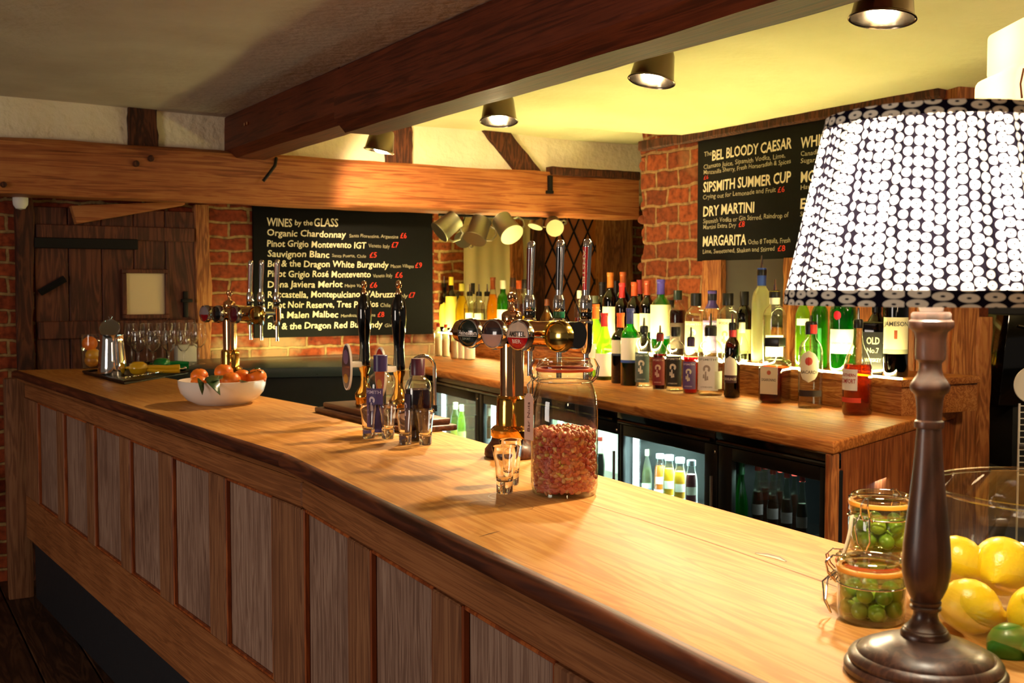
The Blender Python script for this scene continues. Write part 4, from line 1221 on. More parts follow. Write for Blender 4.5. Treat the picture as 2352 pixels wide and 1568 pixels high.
ri(1710, 669, 40, .15, 'gin_bottle', 'smoky clear bottle with black cap beside the frosted vodka', gl='smoke', lq='water', lev=.6, cap='#11110f', capz=(.80, 1.0), label=dict(z0=.1, z1=.45, a=.9, col='#c8c890'))
def bluen(t, r, h):
    MB().lathe([(r * .46, h * .80), (r * .48, h * .985), (0, h * .987)], 18).build('neck_wrap', pm('#2c48a0', .4), t)
ri(1750, 612, 44, .12, 'vodka_bottle', 'tall frosted vodka bottle with bright blue neck and steel pourer', gl='frost', lq='water', lev=.6, pourer=.065, extra=bluen)
def ring(t, r, h):
    MB().lathe([(r * .46, h * .925), (r * .46, h * .975), (0, h * .976)], 18).build('neck_ring', pm('#d8cc40', .4), t)
    MB().lathe([(r * .435, h * .80), (r * .435, h * .90)], 18).build('neck_label', pm('#e8e4d4', .5), t)
ri(1780, 664, 54, .055, 'vodka_bottle', 'clear bottle with white neck label and yellow ring right of the frosted vodka', gl='clear', lq='water', lev=.66, pourer=.055, extra=ring, label=dict(z0=.12, z1=.40, a=.8, col='#f2f0d8'))
ri(1845, 668, 34, .09, 'gin_bottle', 'pale green bottle under the left rim of the lampshade', kind='tall', gl='lime', lq='pale', lev=.6, cap='#c8d8a0', label=dict(z0=.55, z1=.64, a=.9, col='#c8d0d0'))
ri(1884, 660, 38, .11, 'gin_bottle', 'mid-green bottle with a dark stripe under the lampshade rim', kind='tall', gl='green', lq='pale', lev=.6, cap='#2a5a30', label=dict(z0=.1, z1=.5, a=.2, col='#1e7a38'))
def seal(t, r, h):
    g = MB(); arc_patch(g, r + .0012, -.75, -.15, h * .56, h * .66, 12, oval); g.build('wax_seal', pm('#b8182c', .35), t, recalc=False)
ri(1938, 640, 60, .07, 'gin_bottle', 'bright green gin bottle with a red round seal and white label', kind='spirit', gl='emerald', lq='pale', lev=.55, cap='#1e6a34', extra=seal, label=dict(z0=.20, z1=.46, a=1.0, ao=-.15, col='#ecece0', text=[('LONDON DRY GIN', .8, .30, '#9aa89a', .02)]))
# square whiskey bottle with black label
p, h, r = place_ri(2014, 690, 60, .08)
t = thing('whiskey_bottle', 'square whiskey bottle with black label behind the round amber bottle', 'bottle', p, math.atan2(-p[0], p[1]) - .25, RR)
s_ = r * .88
g = MB(); squareshape(g, s_, h * .72, s_ * .22); g.lathe([(s_ * .9, h * .67), (s_ * .6, h * .76), (s_ * .38, h * .82), (s_ * .36, h * .95), (0, h * .95)], 22); g.build('glass', GL['smoke'], t, smooth=50)
g = MB(); squareshape(g, s_ * .92, h * .60, s_ * .2, .004); g.build('liquid', LQ['dkamber'], t, smooth=50)
MB().lathe([(s_ * .42, h * .84), (s_ * .42, h), (0, h)], 20).build('cap', M['black'], t)
lo = MB().box(-s_ * .9, s_ * .9, -s_ - .0012, -s_ - .0002, h * .08, h * .58).build('paper_label', pm('#15140f', .5), t)
g = MB(); add_text(g, 'OLD', fl_(-s_ - .0018), w=s_ * 1.1, h=h * .09, x0=0, y0=h * .42, center=True, bold=.02); add_text(g, 'No.7', fl_(-s_ - .0018), w=s_ * 1.0, h=h * .07, x0=0, y0=h * .30, center=True); add_text(g, 'WHISKEY', fl_(-s_ - .0018), w=s_ * 1.4, h=h * .05, x0=0, y0=h * .18, center=True); g.build('lettering', pm('#cfc8a8'), lo, smooth=0, recalc=False)
ri(2060, 620, 57, .07, 'whiskey_bottle', 'dark green whiskey bottle with large cream label left of the lamp stem', kind='tall', gl='bottlegreen', lq='sloe', lev=.30, cap='#1c3a20', label=[dict(z0=.22, z1=.56, a=1.15, col='#ece4bc', text=[('JAMESON', .9, .48, '#4a4436', .04)], band=('#a8a888', .22, .262)), dict(name='label_emblem', z0=.36, z1=.44, a=.12, col='#b0562c')])
# ---- far shelf below the window
def fa(px, ty, w, back, name, lab, **k):
    p, h, r = place_far(px, ty, w, back)
    k.setdefault('group', FB)
    return bottle(name, lab, p, h, r, n=16, **k)
fa(1010, 643, 17, .18, 'bottle', 'slim bottle with white cap at the far left of the far shelf', kind='tall', gl='clear', lq='yellow', cap='#e8e4cc')
fa(1020, 648, 24, .07, 'liqueur_bottle', 'dark bottle with steel pourer and oval yellow label on the far shelf', gl='brown', lq='sloe', lev=.6, pourer=.06, label=dict(z0=.12, z1=.60, a=1.2, col='#f4dc50', shape=arch))
fa(1036, 637, 26, .07, 'liqueur_bottle', 'brown bottle with tall yellow label and yellow cap on the far shelf', kind='bordeaux', gl='brown', lq='sloe', lev=.6, cap='#e8d040', label=dict(z0=.10, z1=.66, a=1.4, col='#f6e060'))
fa(1050, 641, 24, .20, 'bottle', 'brown bottle with maroon cap at the back of the far shelf', kind='bordeaux', gl='brown', lq='sloe', lev=.6, cap='#6a2018')
fa(1061, 652, 32, .08, 'liqueur_bottle', 'glowing yellow bottle with clear neck on the far shelf', kind='burgundy', gl='clear', lq='yellow', lev=.76, cap='#d8cc58')
fa(1079, 668, 28, .08, 'bottle', 'clear bottle with black collar and pourer right of the yellow bottle', gl='clear', lq='water', pourer=.06, label=dict(z0=.2, z1=.5, a=.8, col='#f0ecc0'))
fa(1086, 650, 20, .20, 'bottle', 'slim bottle with tall black cap behind the first pourer', kind='tall', gl='clear', lq='water', cap='#14120e', capz=(.78, 1.0))
fa(1100, 668, 28, .08, 'bottle', 'clear bottle with black collar and pourer, middle of three pourers', gl='clear', lq='water', pourer=.06, label=dict(z0=.2, z1=.5, a=.8, col='#d8d4a0'))
fa(1119, 668, 28, .09, 'bottle', 'clear bottle with black collar and pourer left of the orange bottle', gl='clear', lq='water', pourer=.06)
fa(1132, 637, 30, .07, 'liqueur_bottle', 'orange-yellow bottle with brown neck on the far shelf', kind='burgundy', gl='clear', lq='orange', lev=.72, foil=('#8a4420', .80))
fa(1155, 645, 28, .07, 'liqueur_bottle', 'green bottle with white cap and pale label on the far shelf', kind='spirit', gl='green', lq='pale', cap='#dcd8c4', label=dict(z0=.15, z1=.5, a=1.2, col='#dcdcc0'))
fa(1178, 639, 26, .09, 'bottle', 'clear bottle with dark brown cap right of the green one', gl='clear', lq='orange', lev=.5, cap='#3c2418')
fa(1192, 645, 26, .18, 'bottle', 'reddish bottle with orange neck behind the first tap handle', gl='clear', lq='amber', lev=.6, cap='#c85a2c')
fa(1206, 643, 30, .10, 'bottle', 'clear bottle with black stopper behind the first tap handle', gl='clear', lq='yellow', lev=.4, cap='#161412')
fa(1256, 688, 32, .10, 'decanter_bottle', 'squat bottle of pale amber with brown stopper between two tap handles', kind='rounded', gl='clear', lq='orange', lev=.45, cap='#5a2c14')
fa(1331, 668, 24, .12, 'bottle', 'pinkish bottle with white cap between the second and third tap handles', kind='tall', gl='clear', lq='amber', lev=.5, cap='#e4dcc8')
p, h, r = place_ri(1366, 680, 34, .12)
bottle('spirit_bottle', 'clear bottle with grey cap partly behind the third tap handle', p, h, r, lq='water', cap='#5a5c48', group=RR, gl='greenish')
# ---- little white mixer bottles
caps = ['#a8241c', '#181412', '#a8241c', '#c0341e', '#181614', '#a8241c']
for i, (px, by) in enumerate(((977, 812), (991, 813), (1007, 817), (1024, 819), (1044, 823), (1060, 824))):
    p = at_z(px, by, BZ)
    bottle('mixer_bottle', ['white mixer bottle at the left end of the mixer row', 'white mixer bottle with black cap, second in the mixer row', 'white mixer bottle with dark red cap, third in the mixer row', 'white mixer bottle with orange-red cap, fourth in the mixer row', 'white mixer bottle with black cap, fifth in the mixer row', 'white mixer bottle with red cap beside the biggest white bottle'][i], p, 74 * p.y / FPX, 8.2 * p.y / FPX, kind='mixer', gl='frost', lq=None, cap=caps[i], capz=(.90, 1.01), label=dict(z0=.03, z1=.56, a=3.1, col='#e6dcc8'), group='white mixer bottles at the far end of the back bar', n=16)
p = at_z(1079, 826, BZ)
bottle('mixer_bottle', 'largest white bottle at the right end of the mixer row', p, 92 * p.y / FPX, 12.5 * p.y / FPX, kind='mixer', gl='frost', cap='#d8d0b8', label=dict(z0=.03, z1=.56, a=3.1, col='#e6dcc8'), group='white mixer bottles at the far end of the back bar', n=16)
# ---- bottles inside the coolers
def fz(px, py, back, z):
    q = hit(px, py, BC + NK * back, dBB); return Vector((q.x, q.y, z))
def cold(px, ty, w, back, name, lab, **k):
    p = fz(px, ty, back, SHELF); top = hit(px, ty, BC + NK * back, dBB).z
    r = w * p.y / FPX / 2
    k.setdefault('group', 'bottles in the glass-door coolers')
    return bottle(name, lab, p, top - SHELF, r, n=16, **k)
jl = lambda c='#e8e8ea', b='#d060a0': dict(z0=.05, z1=.40, a=2.4, col=c, band=(b, .05, .12))
for i, (px, ty, w, lq_, b_, lab) in enumerate(((1516, 1043, 27, 'juice_o', '#c8b890', 'amber juice bottle leftmost of four in the bright cooler'), (1537, 1046, 29, 'juice_y', '#d05a90', 'yellow juice bottle with pink-edged label in the bright cooler'), (1562, 1052, 30, 'juice_y', '#30a890', 'yellow juice bottle with teal-edged label in the bright cooler'), (1588, 1058, 29, 'juice_p', '#b0b8c8', 'dark berry juice bottle rightmost in the bright cooler'))):
    cold(px, ty, w, .14 + (.06 if i == 0 else 0), 'juice_bottle', lab, kind='juice', gl='clear', lq=lq_, lev=.80, cap='#c8d0d8', capz=(.93, 1.01), label=[jl(b=b_), dict(name='upper_label', z0=.50, z1=.62, a=.8, col='#f0ead8')], group='juice bottles in the bright cooler')
for i, (px, ty, lab) in enumerate(((1462, 1028, 'pale lemonade bottle at the left of the bright cooler'), (1484, 1032, 'pale lemonade bottle with blue label beside the juices'))):
    cold(px, ty, 29, .18, 'lemonade_bottle', lab, kind='mixer', gl='frost', lq='pale', lev=.7, cap='#e8ecc0', capz=(.90, 1.01), label=dict(z0=.25, z1=.45, a=.9, col='#c8dcb8', band=('#5a8ac0', .30, .36)))
cold(1703, 1062, 34, .13, 'water_bottle', 'bright green bottle in the dim cooler beside the colas', kind='burgundy', gl='emerald', lq=None, cap='#1e5a2c')
cold(1672, 1070, 34, .13, 'beer_bottle', 'dark bottle with gold neck label at the left of the dim cooler', kind='bordeaux', gl='dark', lq='sloe', foil=('#e8dcae', .78), label=dict(z0=.12, z1=.42, a=1.0, col='#e8dcb8', shape=oval))
for i, (px, ty, back, lab) in enumerate(((1741, 1068, .12, 'cola bottle leftmost of the front four in the dim cooler'), (1776, 1076, .12, 'cola bottle second of the front four in the dim cooler'), (1808, 1084, .12, 'cola bottle third of the front four in the dim cooler'), (1843, 1093, .12, 'cola bottle rightmost of the front four in the dim cooler'))):
    cold(px, ty, 27, back, 'cola_bottle', lab, kind='cola', gl='greenish', lq='cola', lev=.70, cap='#a03028', capz=(.94, 1.01), label=dict(z0=.44, z1=.56, a=1.1, col='#4a3c3c'), group='cola bottles in the dim cooler')
for i, (px, ty, lab) in enumerate(((1727, 1060, 'cola bottle at the back of the dim cooler behind the green bottle'), (1758, 1066, 'cola bottle at the back left between front colas'), (1792, 1073, 'cola bottle at the back middle between front colas'), (1825, 1081, 'cola bottle at the back right between front colas'))):
    cold(px, ty, 24, .25, 'cola_bottle', lab, kind='cola', gl='greenish', lq='cola', lev=.70, cap='#a03028', capz=(.94, 1.01), group='cola bottles in the dim cooler')
for i, (px, ty, w, gl_, lab) in enumerate(((1046, 925, 24, 'green', 'green bottle with yellow label in the far cooler window'), (1012, 915, 24, 'frost', 'pale bottle in the far cooler left of the green one'), (1060, 930, 20, 'lime', 'lime-tinted bottle in the far cooler beside the dark mullion'), (1105, 932, 24, 'frost', 'pale bottle at the left of the middle far-cooler window'), (1126, 938, 24, 'smoke', 'grey bottle with pale neck beside the brass tap column'))):
    cold(px, ty, w, .14, 'beer_bottle', lab, kind='mixer', gl=gl_, lq='pale' if gl_ != 'smoke' else None, cap='#e8e4c8', label=dict(z0=.2, z1=.42, a=1.2, col=['#d8dc50', '#eeeedd', '#e8ec90', '#f0ecd0', '#8a9aa8'][i]))
for i, (px, ty) in enumerate(((1338, 1000), (1378, 1004))):
    cold(px, ty, 24, .14, 'cola_bottle', ['cola bottle seen through the peanut jar in the cooler', 'cola bottle with red cap just right of the peanut jar'][i], kind='cola', gl='greenish', lq='cola', lev=.72, cap='#a03028', capz=(.94, 1.01))
# ------------------------------------------------------------------ chalkboards
def board(name, lab, o, rz, x0, x1, z0, z1, ysgn):
    t = thing(name, lab, 'chalkboard', o, rz)
    ya, yb = sorted((0.0, ysgn * 0.022))
    MB().box(x0, x1, ya, yb, z0, z1, .002).build('slate_panel', M['slate'], t)
    return t
# wines board on the far wall: photo coordinates of each run of writing
xa = sF(583, 640, .022)[0]; xb_ = sF(994, 640, .022)[0]
zb = (sF(588, 775, .022)[1] + sF(985, 768, .022)[1]) / 2
wb = board('wine_board', 'black chalkboard headed WINES by the GLASS on the far brick wall', FW, rzF, xa, xb_, zb, 2.02, -1)
def zx(u, v): return (u * .2551 + 500, v * .2551 + 450)
gW, gD, gR = 'chalk', 'chalk_dim', 'chalk_red'
def wline(s, u0, u1, v, cap, mk, bold=.008, shear=.08, wob=.0):
    g = MB()
    a, za = sF(*zx(u0, v), .0225); b_, zb_ = sF(*zx(u1, v), .0225)
    sc = (hit(*zx(u0, v), FW, EF).y) / FPX * .2551
    z = (za + zb_) / 2
    add_text(g, s, lambda X, Y: (X, -.0225, Y), w=b_ - a, h=cap * sc, x0=a, y0=z, bold=bold, shear=shear, wob=wob or .0016, seed=u0 + v)
    g.build('lettering', M[mk], wb, smooth=0, recalc=False)
W = [('WINES', 445, 670, 272, 72, gW), ('by the', 695, 855, 262, 46, gW), ('GLASS', 868, 1085, 275, 72, gW),
     ('Organic Chardonnay', 445, 1155, 366, 58, gW), ('Santa Florentina, Argentina', 1185, 1625, 376, 30, gD), ('£6', 1645, 1700, 382, 48, gR),
     ('Pinot Grigio Montevento IGT', 445, 1340, 462, 58, gW), ('Veneto Italy', 1360, 1550, 466, 34, gD), ('£7', 1565, 1628, 466, 50, gR),
     ('Sauvignon Blanc', 450, 1005, 550, 58, gW), ('Santa Puerta, Chile', 1030, 1335, 552, 28, gD), ('£5', 1368, 1432, 556, 48, gR),
     ('Bel & the Dragon White Burgundy', 450, 1540, 640, 58, gW), ('Macon Villages', 1558, 1765, 645, 30, gD), ('£9', 1778, 1840, 648, 48, gR),
     ('Pinot Grigio Rosé Montevento', 450, 1378, 730, 58, gW), ('Veneto Italy', 1400, 1575, 732, 32, gD), ('£6', 1598, 1665, 735, 50, gR),
     ('Dona Javiera Merlot', 450, 1125, 822, 58, gW), ('Maipo Valley', 1145, 1345, 820, 28, gD), ('£6', 1370, 1435, 822, 48, gR),
     ("Roccastella, Montepulciano D'Abruzzo", 450, 1615, 912, 58, gW), ('Italy', 1620, 1710, 912, 34, gD), ('£7', 1720, 1780, 912, 48, gR),
     ('Pinot Noir Reserve, Tres Palacios', 450, 1445, 1004, 58, gW), ('Chile', 1465, 1555, 1000, 34, gD), ('£7', 1570, 1630, 1000, 48, gR),
     ('Alta Malen Malbec', 450, 1085, 1095, 58, gW), ('Mendoza, Argentina', 1110, 1420, 1088, 28, gD), ('£8', 1440, 1500, 1090, 46, gR),
     ('Bel & the Dragon Red Burgundy', 450, 1485, 1190, 58, gW), ('Givry', 1505, 1610, 1178, 32, gD)]
for (s, u0, u1, v, c, g) in W: wline(s, u0, u1, v, c, g, bold=.012 if g == gW else .0)
# cocktail board on the right wall
xl = sR(1602, 450, .022)[0]; xr = sR(2140, 420, .022)[0]
ztop = sR(1603, 316, .022)[1]; zbot = sR(1601, 600, .022)[1]
cb = board('cocktail_board', 'black chalkboard listing cocktails on the orange brick wall behind the lamp', RW, rzR, xr, xl, zbot, ztop, 1)
def zc_(u, v): return (u * .2296 + 1560, v * .2296 + 260)
def cline(s, u0, v0, u1, v1, cap, mk, bold, wob=.0018):
    g = MB()
    a, za = sR(*zc_(u0, v0), .0225); b_, zb_ = sR(*zc_(u1, v1), .0225)
    sc = (hit(*zc_(u0, v0), RW, ER).y) / FPX * .2296
    z = (za + zb_) / 2
    add_text(g, s, lambda X, Y: (-X, .0225, Y), w=a - b_, h=cap * sc * .93, x0=-a, y0=z, bold=bold, shear=.05, wob=wob, seed=u0 + v0)
    g.build('lettering', M[mk], cb, smooth=0, recalc=False)
Cc = [('The', 250, 432, 325, 424, 50, gD), ('BEL BLOODY CAESAR', 330, 464, 1125, 358, 105, gW),
      ('Clamato Juice, Sipsmith Vodka, Lime,', 245, 548, 1060, 452, 48, gD), ('Manzanilla Sherry, Fresh Horseradish & Spices', 245, 608, 1115, 508, 46, gD), ('£6', 245, 662, 292, 656, 42, gR),
      ('SIPSMITH SUMMER CUP', 240, 780, 1118, 698, 105, gW), ('Crying out for Lemonade and Fruit', 238, 852, 965, 795, 48, gD), ('£6', 985, 790, 1055, 782, 60, gR),
      ('DRY MARTINI', 240, 1026, 750, 990, 105, gW), ('Sipsmith Vodka or Gin Stirred, Raindrop of', 240, 1092, 1095, 1050, 48, gD), ('Martini Extra Dry', 240, 1155, 570, 1142, 46, gD), ('£8', 595, 1142, 655, 1136, 60, gR),
      ('MARGARITA', 235, 1328, 670, 1312, 105, gW), ('Ocho 8 Tequila, Fresh', 690, 1308, 1110, 1294, 52, gD), ('Lime, Sweetened, Shaken and Stirred', 235, 1396, 955, 1386, 46, gD), ('£8', 985, 1384, 1060, 1380, 62, gR),
      ('WHISKEY', 1215, 340, 1640, 290, 112, gW), ('Canadian', 1215, 428, 1440, 400, 50, gD), ('Sugar,', 1215, 502, 1370, 484, 50, gD),
      ('MOJITO', 1215, 686, 1560, 652, 112, gW), ('Havana', 1215, 765, 1400, 750, 50, gD), ('ESPRESSO', 1212, 955, 1720, 920, 108, gW), ('Sip', 1210, 1035, 1270, 1030, 50, gD), ('E', 1210, 1232, 1255, 1230, 108, gW)]
for (s, u0, v0, u1, v1, c, g) in Cc: cline(s, u0, v0, u1, v1, c, g, .018 if g == gW else .002)

# ------------------------------------------------------------------ beer tap columns
def lens(t, x, y, z, face, text, ringm='chrome'):
    """round badge facing +Y (customer side)"""
    R_ = Matrix.Translation((x, y, z)) @ Matrix.Rotation(-PI / 2, 4, 'X')
    r_ = .0345
    o = MB().lathe([(0, -.012), (r_ * .8, -.012), (r_, -.004), (r_, .006), (r_ * .95, .012), (r_ * .88, .013), (r_ * .86, .010)], 30, M=R_).build('badge_rim', M[ringm], t)
    MB().lathe([(0, -.03), (.012, -.03), (.012, -.012)], 14, M=R_).build('badge_stem', M['copper'], o)
    def dome(X, Y):
        d = min(1, (X * X + Y * Y) / (r_ * .87) ** 2); return .010 + .008 * (1 - d)
    def mp(X, Y, lift=.0003):            # X to the viewer's right, Y up
        return (x - X, y + dome(X, Y) + lift, z + Y)
    def halfdisc(lo, hi, lift=0.0):
        g = MB(); n = 20; ny = 10; rr = r_ * .87; rows = []
        for j in range(ny + 1):
            Y = lo + (hi - lo) * j / ny; w_ = math.sqrt(max(0, rr * rr - Y * Y))
            rows.append([g.bm.verts.new(mp(-w_ + 2 * w_ * i / n, Y, lift)) for i in range(n + 1)])
        for A, B in zip(rows[:-1], rows[1:]):
            for i in range(n):
                try: g.bm.faces.new((A[i], A[i + 1], B[i + 1], B[i]))
                except ValueError: pass
        bmesh.ops.remove_doubles(g.bm, verts=g.bm.verts, dist=1e-6)
        return g
    rr = r_ * .87
    halfdisc(-rr, rr).build('badge_face', text['base'], o, smooth=60)
    for (lo, hi, m_) in text.get('bands', []):
        halfdisc(lo * rr, hi * rr, .0004).build('badge_band', m_, o, smooth=60)
    for (s, w_, yy, h_, m_) in text.get('text', []):
        g = MB(); add_text(g, s, lambda X, Y: mp(X, Y, .0009), w=w_ * rr * 2, h=h_ * rr, x0=0, y0=yy * rr, center=True, bold=.02)
        g.build('lettering', m_, o, smooth=0, recalc=False)
    return o
B = lambda c, r=.12: plain('badge_' + c.strip('#'), c, r, coat=.6)
def tap_font(lab, p, rz, lenses, taps, group):
    t = thing('beer_tap_column', lab, 'beer tap', p, rz, group)
    MB().lathe([(0, 0), (.060, 0), (.064, .006), (.063, .018), (.055, .028), (.049, .036), (.047, .045), (0, .045)], 40).build('wooden_base', M['drip'], t)
    MB().lathe([(0, .045), (.046, .045), (.049, .050), (.049, .064), (.044, .070), (.037, .074), (.036, .120), (.035, .124), (.0355, .136), (.031, .142), (0, .142)], 40).build('brass_foot', M['brass'], t)
    MB().lathe([(.0275, .14), (.0275, .262)], 40).build('column', M['copper'], t)
    MB().lathe([(0, -.19), (.027, -.19), (.0285, -.186), (.0285, .150), (.029, .158), (.026, .168), (0, .170)], 36, M=Matrix.Translation((0, 0, .286)) @ Matrix.Rotation(PI / 2, 4, 'Y')).build('cross_tube', M['copper'], t)
    MB().lathe([(0, -.194), (.0295, -.194), (.030, -.190), (.030, -.168), (.0288, -.166)], 30, M=Matrix.Translation((0, 0, .286)) @ Matrix.Rotation(PI / 2, 4, 'Y')).build('end_cap', M['black_gloss'], t)
    MB().lathe([(0, .305), (.022, .305), (.024, .310), (.024, .328), (.020, .334), (.010, .338), (.006, .346), (.006, .356), (.0095, .360), (.0115, .368), (.0095, .377), (0, .380)], 28).build('finial', M['copper'], t)
    for x in (-.12, -.055, .06):
        MB().lathe([(.0285, -.004), (.031, -.003), (.031, .003), (.0285, .004)], 30, M=Matrix.Translation((x, 0, .286)) @ Matrix.Rotation(PI / 2, 4, 'Y')).build('tube_ring', M['gold'], t)
    for (x, d) in lenses: lens(t, x, .075, .286 + d.get('dz', 0), 0, d, d.get('rim', 'chrome'))
    for (x, ring_, tag_, txt) in taps:
        yb = -.14
        MB().lathe([(.009, 0), (.009, .112)], 14, M=Matrix.Translation((x, -.025, .286)) @ Matrix.Rotation(PI / 2, 4, 'X')).build('tap_shank', M['chrome'], t)
        sp = MB().lathe([(0, .175), (.0065, .175), (.0065, .235), (.011, .24), (.0135, .252), (.0155, .262), (.0155, .300), (.0165, .304), (.0165, .312), (.012, .318), (.012, .322)], 24, M=Matrix.Translation((x, yb, 0)))
        sp.build('spout', M['chrome'], t)
        MB().lathe([(.0135, .318), (.0140, .320), (.0140, .331), (.0135, .333)], 20, M=Matrix.Translation((x, yb, 0))).build('tap_ring', ring_, t)
        g = MB().lathe([(0, .333), (.0135, .333), (.0145, .337), (.0145, .360), (.0125, .366), (.0105, .372), (0, .372)], 24, M=Matrix.Translation((x, yb, 0)))
        g.build('handle_ferrule', M['chrome'], t)
        # flattened rounded handle, leaning a touch back
        g = MB(); rows = []
        for k in range(25):
            v = k / 14 * .93 if k < 14 else 1 - .07 * (1 - (k - 13) / 11) ** 2; z = .368 + .135 * v
            a = .0075 + .0035 * v; b_ = .0085 + .0025 * v
            if v > .93: f = math.sqrt(max(.004, 1 - ((v - .93) / .07) ** 2)); a *= f; b_ *= f
            yy = yb - .006 * v
            rows.append([g.bm.verts.new((x + a * math.cos(q), yy + b_ * math.sin(q), z)) for q in [2 * PI * i / 20 for i in range(20)]])
        for A, Bq in zip(rows[:-1], rows[1:]):
            for i in range(20): g.bm.faces.new((A[i], A[(i + 1) % 20], Bq[(i + 1) % 20], Bq[i]))
        g.bm.faces.new(rows[0][::-1]); g.bm.faces.new(rows[-1])
        ho = g.build('handle', M['chrome'], t)
        g = MB(); rows = []
        for k in range(9):
            v = .12 + .74 * k / 8; z = .368 + .135 * v; b_ = .0085 + .0025 * v + .0006; a = .0075 + .0035 * v + .0006; yy = yb - .006 * v
            rows.append([g.bm.verts.new((x + a * math.cos(q), yy + b_ * math.sin(q), z)) for q in [PI / 2 - .75 + 1.5 * i / 8 for i in range(9)]])
        for A, Bq in zip(rows[:-1], rows[1:]):
            for i in range(8): g.bm.faces.new((A[i], A[i + 1], Bq[i + 1], Bq[i]))
        g.build('handle_plaque', tag_, ho, smooth=60)
        if txt:
            g = MB()
            add_text(g, txt, lambda X, Y: (x - (Y - .0035), yb + .0104 - .0035 * ((.067 - X) / .135), .368 + .067 - X), w=.085, h=.007, x0=0, y0=0, center=True, bold=.02)
            g.build('lettering', M['chalk'], ho, smooth=0, recalc=False)
    return t
CH = M['chalk']; WH = pm('#f0ece4', .3)
dTap = V2(-0.75, .66).normalized(); rzT = ang(dTap)
pT = at_z(1157, 1047, TOP)
pT = Vector((at_y(1176, 1000, 2.50).x, 2.50, TOP))
def xT(p, px, off):
    nC = Vector((-dTap.y, dTap.x, 0))
    q = hit(px, 755, p + nC * off, dTap); return (q - p).dot(dTap)
green = B('#0e2c1c'); maroon = B('#3a0c12'); silver = M['chrome']
L4 = [(xT(pT, 1072, .09), dict(base=B('#16241c'), text=[('Heineken', .92, -.12, .34, WH), ('EXPORT', .42, -.5, .18, pm('#8a9a8a'))], bands=[(-.22, -.18, WH)])),
      (xT(pT, 1128, .09), dict(base=B('#30262a'), bands=[(-1, .0, B('#b89a92')), (.5, 1, B('#4a2c22'))])),
      (xT(pT, 1187, .09), dict(base=B('#d8c4b0'), bands=[(-1, -.18, B('#b8161c'))], text=[('AMSTEL', .78, -.08, .36, pm('#221812')), ('BIER', .42, -.58, .28, pm('#f0d8d0'))])),
      (xT(pT, 1276, .09), dict(base=M['gold'], rim='gold'))]
T3 = [(xT(pT, 1217, -.14), M['black_gloss'], B('#5a1c14', .3), None), (xT(pT, 1284, -.14), plain('tap_green', '#0e5a3c', .3), B('#0c0a0a', .3), None), (xT(pT, 1346, -.14), M['black_gloss'], B('#c01c18', .3), 'AMSTEL')]
tap_font('tall brass beer tap column with four round badges beside the peanut jar', pT, rzT, L4, T3, 'brass beer tap columns')
pU = Vector((at_y(529, 860, 4.35).x, 4.35, TOP))
L4b = [(xT(pU, 467, .09), dict(base=B('#8a7a80'), bands=[(-1, -.1, B('#8a1018'))])), (xT(pU, 495, .09), dict(base=B('#161412'))),
       (xT(pU, 534, .09), dict(base=B('#5a1420'))), (xT(pU, 584, .09), dict(base=M['gold'], rim='gold'))]
T3b = [(xT(pU, 575, -.14), M['black_gloss'], B('#8a3028', .3), None), (xT(pU, 600, -.14), M['black_gloss'], B('#0c0a0a', .3), None), (xT(pU, 636, -.14), M['black_gloss'], B('#a06858', .3), None)]
tap_font('far brass beer tap column behind the bowl of clementines', pU, rzT, L4b, T3b, 'brass beer tap columns')

